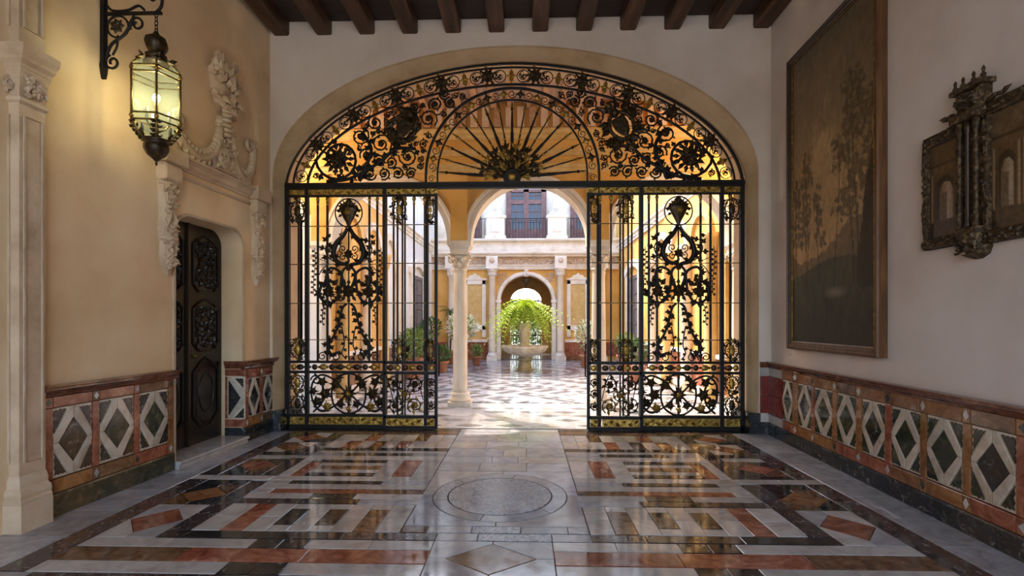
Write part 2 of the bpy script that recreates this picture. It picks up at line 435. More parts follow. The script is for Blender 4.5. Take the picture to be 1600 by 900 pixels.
# the middle strip
X0, X1, XM = CX - .03 - .43, CX - .03 + .43, CX - .03
tile(rect(X0, X1, 2.84, 3.035), 'gray')
dm = [(XM, 3.07), (XM + .31, 3.285), (XM, 3.50), (XM - .31, 3.285)]
tile(dm, 'brown', 'marble_lozenge')
for ex, ey in ((X0, 3.04), (X1, 3.04), (X1, 3.54), (X0, 3.54)):
    sy = 3.07 if ey < 3.2 else 3.50; sx = XM - .31 if ex == X0 else XM + .31
    tile([(XM, sy), (XM, ey), (ex, ey), (ex, 3.285), (sx, 3.285)], 'gray', 'marble_corner')
tile(rect(X0, XM - .12, 3.545, 3.67), 'gray'); tile(rect(XM - .12, X1, 3.545, 3.67), 'slate')
W0, W1 = XM - .72, XM + .72
for a, b, m in ((W0, W0 + .2, 'brown'), (W0 + .2, XM - .18, 'gray'), (XM - .18, XM + .2, 'slate'), (XM + .2, XM + .56, 'gray'), (XM + .56, W1, 'gray')):
    tile(rect(a, b, 3.68, 3.80), m)
tile(rect(W0, X0, 3.545, 3.67), 'gray'); tile(rect(X1, W1, 3.545, 3.67), 'gray')
CYc, RO, RI = 4.50, .615, .48
circ = lambda r, a0, a1, n: [(XM + r * cos(a0 + (a1 - a0) * k / n), CYc + r * sin(a0 + (a1 - a0) * k / n)) for k in range(n + 1)]
tile(circ(RI - .004, 0, 2 * pi, 40)[:-1], 'slate', 'granite_disc')
for k, m in enumerate(['gray', 'gray', 'slate', 'gray', 'gray', 'pale_floor']):
    a0, a1 = 2 * pi * k / 6 + .3, 2 * pi * (k + 1) / 6 + .3
    tile(circ(RI + .002, a0, a1, 10) + circ(RO, a0, a1, 10)[::-1], m, 'ring_segment')
for k in range(4):
    a0 = pi / 2 * k; ex = W1 if k in (0, 3) else W0; ey = 5.20 if k < 2 else 3.805
    arc = circ(RO + .004, a0, a0 + pi / 2, 12)
    if k in (0, 2):
        tile(arc + [(arc[-1][0], ey), (ex, ey), (ex, arc[0][1])], 'pale_floor', 'marble_surround')
    else:
        tile(arc + [(ex, arc[-1][1]), (ex, ey), (arc[0][0], ey)], 'white', 'marble_surround')
y = 5.205
for i, dyy in enumerate((.30, .26, .38, .36, .40, .14)):
    cuts = [W0, W0 + .45 + .12 * (i % 3), XM + .25 - .1 * (i % 2), W1]
    for a, b in zip(cuts, cuts[1:]):
        tile(rect(a, b, y, y + dyy - .004), ['pale_floor', 'white', 'gray', 'pale_floor'][(i + int(a * 7)) % 4])
    y += dyy
for yy in (6.18, 6.72):
    tile([(XM, yy - .13), (XM + .30, yy), (XM, yy + .13), (XM - .30, yy)], 'gray', 'marble_lozenge', .0012)
both(0, .72, 7.05, 7.24, 'pale_floor'); both(.72, 3.6, 7.105, 7.30, 'black', cuts=3)
# plain slabs towards the street entrance, behind and below the visitor
for i in range(7):
    for j in range(6):
        tile(rect(-4.6 + i * 1.28, -4.6 + (i + 1) * 1.28, -3.6 + j * 1.073, -3.6 + (j + 1) * 1.073), ('white', 'gray')[(i + j) % 2])
for s, m in ((-1, 'gray'), (1, 'gray')):
    for i in range(4):
        a, b = sorted((CX - .03 + s * 3.755, CX - .03 + s * 4.4)); tile(rect(a, b, 2.84 + i * 1.05, 2.84 + (i + 1) * 1.05), m)

# ---- side walls: local frame x = along the wall into the picture, y = sideways, z = up
def wall_frame(p0, p1):
    return p0, atan2(p1[1] - p0[1], p1[0] - p0[0])
LP, LR = wall_frame((-3.86, 3.9), (-3.69, 7.1))     # dado face of the left wall; its room lies at local -y
RP, RR = wall_frame((3.32, 3.3), (3.47, 7.05))      # dado face of the right wall; its room lies at local +y
LW = lambda u, z, h: (u, -h, z)                     # h = out of the dado face into the room
RW = lambda u, z, h: (u, h, z)
PL = -.05                                           # the plaster lies 5 cm behind the dado face
# left wall with the door opening (rounded upper corners)
DU0, DU1, DZ, DR = 1.33, 2.50, 2.80, .22
op = [(DU1, -.02), (DU1, DZ - DR)] + [(DU1 - DR + DR * cos(a), DZ - DR + DR * sin(a)) for a in [pi / 2 * k / 6 for k in range(1, 7)]]
op += [(DU0 + DR + DR * cos(a), DZ - DR + DR * sin(a)) for a in [pi / 2 + pi / 2 * k / 6 for k in range(0, 6)]] + [(DU0, DZ - DR), (DU0, -.02)]
outl = [(-7.2, -.02), (-7.2, 6.2), (3.5, 6.2), (3.5, -.02)] + op
wb = MB(); wb.loft([[LW(u, z, PL - .36) for u, z in outl], [LW(u, z, PL) for u, z in outl]])
wall_left = wb.build('wall_left', 'plaster_left', None, (*LP, 0), (0, 0, LR))
tag(wall_left, 'cream plaster wall on the left with an inlaid marble dado', 'wall', kind='structure')
wb = MB(); wb.box(-7, 4.2, -.40, PL, -.02, 6.2)
wall_right = wb.build('wall_right', 'plaster_white', None, (*RP, 0), (0, 0, RR))
tag(wall_right, 'greyish white plaster wall on the right with an inlaid marble dado', 'wall', kind='structure')

def ragged(poly, amt, seed):
    r = random.Random(seed); out = []
    for i in range(len(poly)):
        a, b = Vector(poly[i]), Vector(poly[(i + 1) % len(poly)])
        out.append(tuple(a))
        if amt[i]:
            L = (b - a).length; nrm = Vector((-(b - a).y, (b - a).x)).normalized()
            for k in range(1, 6):
                out.append(tuple(a.lerp(b, k / 6) + nrm * (amt[i] if k % 2 else -amt[i] * .2) * r.uniform(.5, 1)))
    return out
def dado_panel(wall, fn, u0, u1, z0, z1, core, corner, seed, half=0):
    """white slab with a dark lozenge, four pale bands and four ragged dark corners"""
    w, h, um, zm = (u1 - u0) / 2, (z1 - z0) / 2, (u0 + u1) / 2, (z0 + z1) / 2
    back = slab(rect(u0, u1, z0, z1), fn, -.048, -.010).build('inlay_panel', 'cream', wall)
    P = lambda a, b: (um + a * w, zm + b * h)
    dw, dh = .74, .66
    slab([P(0, -dh), P(dw, 0), P(0, dh), P(-dw, 0)], fn, -.012, -.003).build('lozenge', core, back)
    for sx in (-1, 1):
        for sz in (-1, 1):
            slab([P(0, sz * dh), P(0, sz * .985), P(sx * .20, sz * .985), P(sx * .985, sz * .13), P(sx * .985, 0), P(sx * dw, 0)], fn, -.012, 0).build('band', 'band', back)
            t = ragged([P(sx * .34, sz * .93), P(sx * .94, sz * .27), P(sx * .93, sz * .92)], (0, .012, .012), seed * 7 + sx + 3 * sz)
            slab(t, fn, -.012, -.004, .001, .001).build('corner_inlay', corner[(sx + sz) % 2], back)
def corner_piece(wall, fn, u0, u1, z0, z1, body, inl, k):
    b = slab(rect(u0, u1, z0, z1), fn, -.048, .001).build('corner_block', body, wall)
    um, zm, a, c = (u0 + u1) / 2, (z0 + z1) / 2, (u1 - u0) * .36, (z1 - z0) * .36
    slab([(um, zm - c), (um + a, zm), (um, zm + c), (um - a, zm)], fn, 0, .0035, .0005, .001).build('small_lozenge', inl, b)
CAP = [(-.05, 0), (.012, 0), (.018, .012), (.010, .020), (.022, .036), (.034, .046), (.034, .058), (.042, .064), (.042, .078), (-.05, .078)]
def dado(wall, fn, panels, u_start, u_end, z, mats, seed, lead=True):
    zb, zl0, zp0, zp1, zc, zt = z       # base top, panel bottom, panel top, cap bottom, cap top
    st = []
    e = [u_start] + [x for p in panels for x in p] + [u_end]
    for i in range(0, len(e), 2):
        st.append((e[i], e[i + 1]))
    for i, (a, b) in enumerate(st):
        if b - a > .02:
            slab(rect(a, b, zp0 - .005, zp1 + .005), fn, -.048, .0).build('stile', mats['stile'][i % len(mats['stile'])], wall)
            corner_piece(wall, fn, a, b, zp1 + .005, zc, mats['rail'][(i + 1) % len(mats['rail'])], mats['inl'][i % len(mats['inl'])], i)
            corner_piece(wall, fn, a, b, zb, zp0 - .005, mats['low'][i % len(mats['low'])], mats['inl'][(i + 1) % len(mats['inl'])], i)
    for i, (a, b) in enumerate(panels):
        dado_panel(wall, fn, a, b, zp0, zp1, mats['core'][i % len(mats['core'])], mats['corner'], seed + i)
        slab(rect(a, b, zp1 + .005, zc), fn, -.048, .001).build('upper_rail', mats['rail'][i % len(mats['rail'])], wall)
        slab(rect(a, b, zb, zp0 - .005), fn, -.048, .001).build('lower_rail', mats['low'][i % len(mats['low'])], wall)
def run(wall, fn, u0, u1, z0, prof, step, name, mat, sc=1.0):
    n = max(1, round((u1 - u0) / step))
    for i in range(n):
        a, b = u0 + (u1 - u0) * i / n + .001, u0 + (u1 - u0) * (i + 1) / n - .001
        sweep([(o, z0 + h * sc) for o, h in prof], (a, b), lambda q, o, h: fn(q, h, o)).build(name, mat, wall)
BASEP = lambda h: [(-.05, 0), (.012, 0), (.012, h - .02), (.004, h - .004), (-.05, h - .004)]
# right dado
RPAN = [(-.79, -.46), (-.385, -.045), (.083, .435), (.508, .858), (.927, 1.272), (1.356, 1.688), (1.779, 2.108), (2.19, 2.55), (2.619, 2.929), (3.056, 3.326)]
rmats = dict(stile=['orange', 'orange', 'red'], rail=['orange', 'orange', 'brown', 'orange'], low=['orange', 'red', 'red', 'orange'], inl=['white', 'white', 'green'], core=['green', 'green', 'black'], corner=('green', 'cream'))
dado(wall_right, RW, RPAN, -.87, 3.344, (.165, .17, .29, .83, .95, 1.03), rmats, 11)
run(wall_right, RW, -4.5, 3.75, 0, BASEP(.168), .82, 'base_slab', 'black')
run(wall_right, RW, -4.5, 3.75, .952, CAP, 1.4, 'cap_moulding', 'cap')
for a, b in ((.17, .29), (.83, .952)):
    slab(rect(3.348, 3.74, a, b), RW, -.048, .001).build('end_slab', 'white', wall_right)
for a, b in ((.293, .56), (.562, .827)):
    slab(rect(3.348, 3.74, a, b), RW, -.048, .001).build('end_slab', 'deepred', wall_right)
# left dado, in front of the door and beyond it
lmats = dict(stile=['red', 'red', 'red', 'orange'], rail=['red', 'red', 'brown'], low=['orange', 'brown', 'red'], inl=['green', 'white', 'gray'], core=['black', 'green', 'green'], corner=('black', 'cream'))
dado(wall_left, LW, [(-.015, .329), (.397, .763), (.83, 1.19)], -.085, 1.255, (.19, .19, .31, .89, .985, 1.08), lmats, 31)
run(wall_left, LW, -.085, 1.262, 0, BASEP(.192), .45, 'base_slab', 'green')
run(wall_left, LW, -.10, 1.31, .987, CAP, .7, 'cap_moulding', 'cap', 1.2)
dado(wall_left, LW, [(2.57, 2.83), (2.90, 3.16)], 2.50, 3.22, (.19, .19, .31, .84, .965, 1.08), lmats, 41)
run(wall_left, LW, 2.50, 3.24, 0, BASEP(.192), .5, 'base_slab', 'black')
run(wall_left, LW, 2.47, 3.24, .968, CAP, .8, 'cap_moulding', 'cap', 1.4)
# dado returns on the far door reveal (faces the visitor): local a = depth behind the face
RVL = lambda a, z, h: (DU1 - .002 - h, a, z)
def reveal_panel():
    f = RVL
    slab(rect(.0, .285, .0, .19), f, -.02, .012).build('base_slab', 'black', wall_left)
    slab(rect(.0, .285, .195, .30), f, -.02, .008).build('lower_rail', 'red', wall_left)
    slab(rect(.245, .285, .305, .87), f, -.02, .006).build('stile', 'red', wall_left)
    slab(rect(.0, .285, .875, .97), f, -.02, .008).build('upper_rail', 'red', wall_left)
    sweep([(o * .8, .975 + h * 1.3) for o, h in CAP], (.0, .285), lambda q, o, h: f(q, h, o)).build('cap_moulding', 'cap', wall_left)
    bk = slab(rect(.0, .24, .305, .87), f, -.02, .003).build('inlay_panel', 'cream', wall_left)
    slab([(.235, .34), (.06, .585), (.235, .83)], f, .002, .008).build('lozenge', 'black', bk)
    for s in (1, -1):
        z = lambda q: .585 + s * q
        slab([(.0, z(0)), (.0, z(.07)), (.20, z(.275)), (.238, z(.275)), (.238, z(.245)), (.055, z(0))], f, .002, .010).build('band', 'band', bk)
        slab(ragged([(.02, z(.13)), (.15, z(.265)), (.02, z(.262))], (0, .01, .01), 5 + s), f, .002, .007, .001, .001).build('corner_inlay', 'green', bk)
reveal_panel()

# ---- back wall with the great elliptical arch
XC = -.18
def outer_c(n):
    return [(XC + 3.52 * cos(a), 3.715 + 1.885 * sin(a)) for a in [pi * k / n for k in range(n + 1)]]
def sup(a, b, zs, p, n):
    out = []
    for k in range(n + 1):
        t = pi * k / n; c, s_ = cos(t), sin(t)
        out.append((XC + a * math.copysign(abs(c) ** (2 / p), c), zs + b * abs(s_) ** (2 / p)))
    return out
NA = 48
oc = outer_c(NA)
notch = [(XC + 3.52, -.02)] + oc + [(XC - 3.52, -.02)]
outl = [(-4.3, -.02), (-4.3, 6.3), (4.2, 6.3), (4.2, -.02)] + notch
wb = MB(); wb.loft([[(x, AY0, z) for x, z in outl], [(x, AY1, z) for x, z in outl]])
wall_back = wb.build('wall_back', 'plaster_back'); tag(wall_back, 'white plaster end wall pierced by the great arch', 'wall', kind='structure')
ic = sup(3.44, 1.875, 3.60, 1.87, NA)
o2 = [(XC + 3.52, .30)] + oc + [(XC - 3.52, .30)]
i2 = [(XC + 3.44, .30)] + ic + [(XC - 3.44, .30)]
ring = MB()
ring.loft([[(o[0], 7.035, o[1]), (o[0] * .8 + i[0] * .2, 7.03, o[1] * .8 + i[1] * .2), (i[0] * .75 + o[0] * .25, 7.15, i[1] * .75 + o[1] * .25), (i[0], 7.22, i[1]), (i[0], 7.68, i[1]), (o[0], 7.68, o[1])] for o, i in zip(o2, i2)], smooth=False)
trim = ring.build('trim_1', 'stone_arch'); tag(trim, 'smooth tan stone moulding round the great arch', 'arch moulding', kind='structure')
for s in (-1, 1):
    a, b = sorted((XC + s * 3.39, XC + s * 3.53))
    MB().box(a, b, 7.02, 7.68, 0, .30).build('plinth_block', 'black', trim)
# bits of marble dado on the end wall at the right corner
BW = lambda x, z, h: (x, AY0 - h, z)
for z0, z1, m, nm in ((0, .17, 'black', 'base_slab'), (.172, .30, 'white', 'end_slab'), (.302, .565, 'deepred', 'end_slab'), (.567, .83, 'deepred', 'end_slab'), (.832, .95, 'white', 'end_slab')):
    slab(rect(3.36, 3.50, z0, z1), BW, -.01, .03).build(nm, m, wall_back)
sweep([(o + .03, .952 + h) for o, h in CAP], (3.36, 3.50), lambda q, o, h: BW(q, h, o)).build('cap_moulding', 'cap', wall_back)
# ---- front wall of the hall: piers either side of the open street doorway
wf = MB(); wf.box(-5.2, -3.5, -4.0, -3.6, 0, 6.2); wf.box(3.2, 4.6, -4.0, -3.6, 0, 6.2); wf.box(-5.2, 4.6, -4.0, -3.6, 5.3, 6.2)
tag(wf.build('wall_front', 'plaster_white'), 'plaster wall round the street doorway behind the visitor', 'wall', kind='structure')
# ---- ceiling: planks on twelve beams
cl = MB(); cl.box(-5.2, 4.6, -4.0, 7.65, 6.02, 6.2)
ceiling = cl.build('ceiling', 'plank'); tag(ceiling, 'dark timber ceiling of boards on heavy beams', 'ceiling', kind='structure')
for i in range(36):
    y0 = -3.98 + i * .306
    MB().box(-4.3, 4.2, y0, y0 + .298, 5.985 + .006 * (i % 2), 6.03).build('plank', 'plank', ceiling)
for i in range(12):
    x = -3.57 + i * .632
    w = .115
    b = MB(); z0, z1 = 5.80, 6.0
    pr = [(-w, z1), (-w, z0 + .02), (-w + .02, z0), (w - .02, z0), (w, z0 + .02), (w, z1)]
    b.loft([[(x + a, y, z) for a, z in pr] for y in (-3.9, 2, 7.06)])
    b.build('beam', 'beam', ceiling)

# ================================================================== THE GATE
GX, GY = -.19, 7.27
def spiral(cx, cz, r0, r1, a0, turns, n=18, sx=1):
    return [(sx * (cx + (r0 + (r1 - r0) * k / n) * cos(a0 + turns * 2 * pi * k / n)), 0, cz + (r0 + (r1 - r0) * k / n) * sin(a0 + turns * 2 * pi * k / n)) for k in range(n + 1)]
def smooth_path(pts, n=6):
    """Catmull-Rom through 2-D points -> xz path"""
    P = [Vector((p[0], 0, p[1])) for p in pts]; P = [P[0] * 2 - P[1]] + P + [P[-1] * 2 - P[-2]]; out = []
    for i in range(1, len(P) - 2):
        for k in range(n):
            t = k / n; a, b, c, d = P[i - 1:i + 3]
            out.append(.5 * ((2 * b) + (c - a) * t + (2 * a - 5 * b + 4 * c - d) * t * t + (3 * b - a - 3 * c + d) * t ** 3))
    out.append(P[-2]); return out
def leafy(b, path, ln, every, r, seed, start=0):
    q = random.Random(seed); P = [Vector(p) for p in path]; acc = 0; side = 1
    for i in range(1, len(P)):
        sgm = (P[i] - P[i - 1]); acc += sgm.length
        if acc > every and i >= start:
            acc = 0; side = -side; t = sgm.normalized(); nr = Vector((-t.z, 0, t.x)) * side
            L = ln * q.uniform(.65, 1.05)
            b.leaf(P[i], t * .45 + nr, L, ln * .5, .25)
            for e in (1.1, -1.1):
                m = P[i] + (t * .45 + nr).normalized() * L * .25
                b.leaf(m, (t * .45 + nr).normalized() + Vector((-(t * .45 + nr).z, 0, (t * .45 + nr).x)).normalized() * e, L * .55, ln * .34, .25)
    return b
def mirx(pts, s, ox=0.0):
    return [(ox + s * p[0], p[1], p[2]) for p in pts]
gate = empty('gate_screen', (GX, GY, 0))
tag(gate, 'black wrought iron screen with gilt scrollwork filling the great arch', 'gate screen')
def part(b, name, mat, parent=None):
    return b.build(name, mat, parent or gate)
def bar(x, z0, z1, r, y=0, parent=None, mat='iron', knots=(), name='bar'):
    b = MB().box(x - r, x + r, y - r, y + r, z0, z1); o = part(b, name, mat, parent)
    return o
_knot = MB().lathe([(.006, -.022), (.017, -.014), (.010, -.006), (.022, 0), (.010, .006), (.017, .014), (.006, .022)], 8).mesh('collar', M['gilt'])
def knots(o, x, zs, y=0):
    for z in zs:
        link('collar', _knot, o, (x, y, z))
ZK = (3.045, 2.47, 1.88, 1.33)
# arch bars
def arc_bar(a, b_, zs, p, r, name, n=56, z_end=3.69):
    pts = [(x - XC - 0.01, 0, z) for x, z in sup(a, b_, zs, p, n)]
    pts = [(pts[0][0], 0, z_end)] + pts + [(pts[-1][0], 0, z_end)]
    return part(MB().tube(pts, r, 4, smooth=False), name, 'iron'), pts
arc_bar(3.415, 1.85, 3.62, 1.87, .026, 'outer_arch_bar')
_, cA = arc_bar(3.30, 1.745, 3.66, 1.87, .017, 'arch_bar')
_, cB = arc_bar(3.08, 1.49, 3.66, 1.87, .020, 'arch_bar')
SPR = 3.80
def semi(r, n=36):
    return [(r, 0, 3.69)] + [(r * cos(pi * k / n), 0, SPR + r * sin(pi * k / n)) for k in range(n + 1)] + [(-r, 0, 3.69)]
part(MB().tube(semi(1.295), .024, 4, smooth=False), 'fan_ring', 'iron')
part(MB().tube(semi(1.12), .017, 4, smooth=False), 'fan_ring', 'iron')
# transom, gilt frieze and the horizontal rails
part(MB().box(-3.42, 3.42, -.045, .045, 3.60, 3.69), 'transom', 'iron')
part(MB().box(-3.42, 3.42, -.06, -.02, 3.635, 3.655), 'transom_moulding', 'iron')
for s in (-1, 1):
    e = lambda a, b: sorted((s * a, s * b))
    for a, b in ((3.10, 3.42), (1.90, 3.09), (1.30, 1.89), (1.12, 1.28)):
        x0, x1 = e(a, b)
        fz = MB().box(x0, x1, -.02, .02, 3.515, 3.595)
        n = int((x1 - x0) / .07)
        for k in range(n):
            xx = x0 + (k + .5) * (x1 - x0) / n
            fz.leaf((xx - .03, -.02, 3.555), (1, 0, .55 if k % 2 else -.55), .08, .035, .35)
        part(fz, 'gilt_frieze', 'gilt')
    x0, x1 = e(1.12, 3.42)
    part(MB().box(x0, x1, -.018, .018, 3.485, 3.512), 'rail', 'iron')
    for z, r in ((.997, .019), (.844, .019), (.193, .022), (.025, .03)):
        x0, x1 = e(1.92, 3.42)
        part(MB().box(x0, x1, -r, r, z - r, z + r), 'rail', 'iron')
    for z in ZK:
        x0, x1 = e(1.92, 3.42)
        part(MB().box(x0, x1, -.006, .006, z - .006, z + .006), 'thin_rail', 'bronze')
    # posts
    for x, r, n in ((3.395, .03, 'post'), (3.10, .027, 'post'), (1.915, .03, 'post')):
        bar(s * x, 0, 3.60, r, name=n)
    b = MB().box(s * 1.295 - .032, s * 1.295 + .032, -.005, .07, 0, 3.60); part(b, 'post', 'iron')
    # plain bars with gilt collars
    for x in (3.225, 2.935, 2.79, 2.15, 2.03):
        o = bar(s * x, 1.0, 3.49, .014); knots(o, s * x, ZK)
        part(MB().lathe([(.012, 3.34), (.022, 3.38), (.012, 3.40), (.03, 3.45), (.014, 3.485)], 8, Matrix.Translation((s * x, 0, 0))), 'bar_capital', 'gilt', o)
    for x in (1.66, 1.735):
        bar(s * x, .19, 3.49, .012, .045)
    # gilt kick panels at the foot
    for a, b in ((1.945, 3.07), (3.13, 3.36)):
        x0, x1 = e(a, b); kp = MB().box(x0, x1, -.012, .012, .055, .17)
        n = int((x1 - x0) / .085)
        for k in range(n):
            xx = x0 + (k + .5) * (x1 - x0) / n
            kp.leaf((xx - .035, -.012, .112), (1, 0, .6 if k % 2 else -.6), .09, .05, .4)
        part(kp, 'kick_panel', 'gilt')
    # row of gilt medallions between the two middle rails
    for i, x in enumerate((3.30, 3.20, 2.98, 2.85, 2.72, 2.59, 2.465, 2.34, 2.21, 2.08)):
        b = MB().ball((s * x, -.01, .92), .055, 10, 5, sq=(1.05 if i % 2 else .8, .35, .85))
        b.leaf((s * x + .045, -.01, .92), (1, 0, 0), .05, .04, .4); b.leaf((s * x - .045, -.01, .92), (-1, 0, 0), .05, .04, .4)
        part(b, 'medallion', 'gilt' if i % 3 == 0 else 'bronze')

    # ---- the candelabrum of scrolls in the middle of each side panel
    ox = s * 2.465
    J = lambda dx, py: (dx / 104.5, 1.6 + (503 - py) / 104.5)          # a drawing of the ironwork, 104.5 units to the metre
    vase = MB().lathe([(.012, 3.03), (.03, 3.06), (.045, 3.10), (.10, 3.20), (.142, 3.29), (.15, 3.315), (.135, 3.34), (.08, 3.345), (.05, 3.36), (.07, 3.39), (.045, 3.43), (.02, 3.46)], 12, Matrix.Translation((ox, 0, 0)) @ Matrix.Scale(.35, 4, (0, 1, 0)))
    for k in range(7):
        a = pi * (k + .5) / 7
        vase.leaf((ox + .05 * cos(a), -.03, 3.32), (cos(a), -.2, sin(a)), .12, .05)
    for sx in (-1, 1):
        vase.leaf((ox + sx * .12, 0, 3.27), (sx, 0, .2), .08, .06); vase.leaf((ox + sx * .10, 0, 3.22), (sx, 0, -.6), .07, .05)
    part(vase, 'vase', 'bronze'); part(MB().rosette((ox, -.06, 3.25), .06, 6), 'vase_boss', 'gilt')
    part(MB().tube([(ox + .205 * cos(2 * pi * k / 28), 0, 3.245 + .215 * sin(2 * pi * k / 28)) for k in range(28)], .011, 5, True), 'scroll_ring', 'iron')
    part(MB().lathe([(.01, 1.0), (.014, 1.3), (.02, 1.34), (.012, 1.38), (.012, 1.9), (.024, 1.95), (.012, 2.0), (.012, 2.5), (.022, 2.53), (.012, 2.56), (.012, 3.04)], 8, Matrix.Translation((ox, 0, 0))), 'stem', 'bronze')
    for sx in (-1, 1):
        mm = lambda path: [(ox + sx * p[0], 0, p[2]) for p in path]
        lyre = smooth_path([J(2, 355), J(8, 366), J(20, 380), J(24, 396), J(17, 409), J(3, 413)])
        part(leafy(MB().tube(mm(lyre), [.026 + .016 * sin(pi * k / (len(lyre) - 1)) for k in range(len(lyre))], 5), mm(lyre), .11, .11, 0, 3), 'lyre_scroll', 'iron')
        cl_ = smooth_path([J(24, 408), J(33, 400), J(37, 388), J(33, 376), J(35, 366)])
        b = leafy(MB().tube(mm(cl_), .010, 5), mm(cl_), .12, .05, 0, 5); part(b, 'leaf_spray', 'bronze')
        part(MB().tube(mm(spiral(.09, 2.70, .06, .012, -pi / 2, 1.3)), .009, 5), 'scroll', 'iron')
        part(MB().tube(mm(spiral(.085, 2.58, .055, .012, pi / 2, -1.2)), .009, 5), 'scroll', 'iron')
        a1 = smooth_path([J(3, 452), J(8, 440), J(14, 424), J(27, 418), J(34, 424), J(36, 438)])
        part(MB().tube(mm(a1), .021, 5), 'scroll', 'iron')
        a2 = smooth_path([J(4, 417), J(10, 424), J(12, 440), J(14, 455), J(22, 470), J(34, 473), J(45, 464), J(45, 450), J(37, 441), J(30, 446), J(31, 456)])
        part(leafy(MB().tube(mm(a2), .021, 5), mm(a2), .10, .10, 0, 6), 'scroll', 'iron')
        b = MB().rosette((ox + sx * .31, -.01, 2.05), .10, 7)
        for k in range(9):
            a = k * 2.4; b.leaf((ox + sx * .31 + .09 * cos(a), .01, 2.05 + .12 * sin(a)), (cos(a), .2, sin(a)), .14, .09)
        part(b, 'leaf_cluster', 'bronze')
        cl2 = smooth_path([J(28, 468), J(30, 452), J(31, 436), J(34, 424), J(40, 420)])
        part(leafy(MB().tube(mm(cl2), .009, 5), mm(cl2), .11, .05, 0, 8), 'leaf_spray', 'bronze')
        fall = smooth_path([J(36, 470), J(40, 480), J(42, 492), J(42, 506)])
        part(leafy(MB().tube(mm(fall), .007, 4), mm(fall), .065, .035, 0, 9), 'leaf_drop', 'bronze')
        a3 = smooth_path([J(3, 474), J(9, 480), J(13, 492), J(16, 505), J(22, 522), J(30, 536), J(31, 548), J(24, 556), J(18, 550)])
        part(leafy(MB().tube(mm(a3), .020, 5), mm(a3), .09, .08, 0, 10), 'scroll', 'iron')
        cl3 = smooth_path([J(10, 482), J(13, 492), J(15, 504), J(17, 516)])
        part(leafy(MB().tube(mm(cl3), .009, 4), mm(cl3), .115, .045, 0, 12), 'leaf_spray', 'bronze')
        a4 = smooth_path([J(11, 510), J(8, 526), J(7, 540), J(11, 552), J(4, 562)])
        part(leafy(MB().tube(mm(a4), .010, 5), mm(a4), .08, .07, 0, 13), 'scroll', 'iron')
        cl4 = smooth_path([J(30, 562), J(31, 548), J(33, 536), J(28, 528)])
        part(leafy(MB().tube(mm(cl4), .010, 4), mm(cl4), .115, .045, 0, 14), 'leaf_spray', 'bronze')
        part(MB().tube(mm(spiral(.20, 1.07, .075, .015, 0, 1.4)), .009, 5), 'scroll', 'iron')
        part(MB().tube(mm(spiral(.40, 1.08, .07, .015, pi, -1.4)), .009, 5), 'scroll', 'iron')
        hook = smooth_path([J(48, 430), J(42, 420), J(34, 410), J(46, 404)])
        part(MB().tube(mm(hook), .008, 4), 'scroll', 'iron')
    sh = MB().rosette((ox, -.015, 2.06), .12, 8)
    for k in range(8):
        a = 2 * pi * k / 8; sh.leaf((ox + .07 * cos(a), 0, 2.06 + .09 * sin(a)), (cos(a), 0, 1.3 * sin(a)), .11, .06)
    part(sh, 'shell_boss', 'bronze')
    part(MB().rosette((ox, -.015, 2.62), .08, 7), 'rosette', 'bronze'); part(MB().rosette((ox, -.01, 2.42), .06, 6), 'rosette', 'bronze')
    # ---- lower panel of each side: big interlaced curves round a central star
    star = MB()
    for k in range(10):
        a = 2 * pi * k / 10
        star.leaf((ox, -.01, .52), (cos(a), 0, sin(a)), .15, .05)
    part(star, 'star', 'bronze'); part(MB().ball((ox, -.03, .52), .04, 8, 5), 'star_boss', 'gilt')
    part(MB().box(ox - .015, ox + .015, -.01, .01, .2, .84), 'bar', 'iron')
    part(MB().box(min(s * 1.93, s * 3.09), max(s * 1.93, s * 3.09), -.007, .007, .513, .527), 'thin_rail', 'iron')
    part(leafy(MB().ball((ox, -.03, .30), .035, 8, 5), [(ox, 0, .22 + .02 * k) for k in range(10)], .07, .03, 0, 4), 'leaf_cluster', 'gilt')
    for sx in (-1, 1):
        mm = lambda path: [(ox + sx * p[0], 0, p[2]) for p in path]
        part(MB().tube(mm(smooth_path([(.02, .82), (.10, .80), (.22, .70), (.26, .52), (.22, .34), (.10, .24), (.02, .22)])), .016, 5), 'scroll', 'iron')
        part(MB().tube(mm(smooth_path([(.03, .52), (.12, .62), (.24, .74), (.42, .80), (.55, .68), (.56, .45), (.46, .28), (.30, .26)])), .016, 5), 'scroll', 'iron')
        part(MB().tube(mm(smooth_path([(.03, .52), (.12, .42), (.24, .32), (.40, .25), (.53, .33)])), .016, 5), 'scroll', 'iron')
        part(MB().tube(mm(smooth_path([(.52, .82), (.42, .70), (.38, .52), (.42, .36), (.54, .24)])), .016, 5), 'scroll', 'iron')
        part(MB().tube(mm(spiral(.50, .72, .08, .015, 0, 1.4)), .013, 5), 'scroll', 'iron')
        for qx, qz, r in ((.20, .66, .075), (.36, .52, .09), (.33, .32, .07), (.48, .40, .075), (.12, .36, .06), (.40, .70, .07), (.54, .56, .06), (.14, .76, .05)):
            b = MB().rosette((ox + sx * qx, -.008, qz), r, 6)
            for k in range(5):
                a = k * 1.26 + qx * 9; b.leaf((ox + sx * qx, 0, qz), (cos(a), 0, sin(a)), r * 1.5, r * .6)
            part(b, 'leaf_cluster', 'bronze' if qx != .33 else 'gilt')
    # ---- narrow outer panel: gilt cartouches top and bottom
    nx = s * 3.245
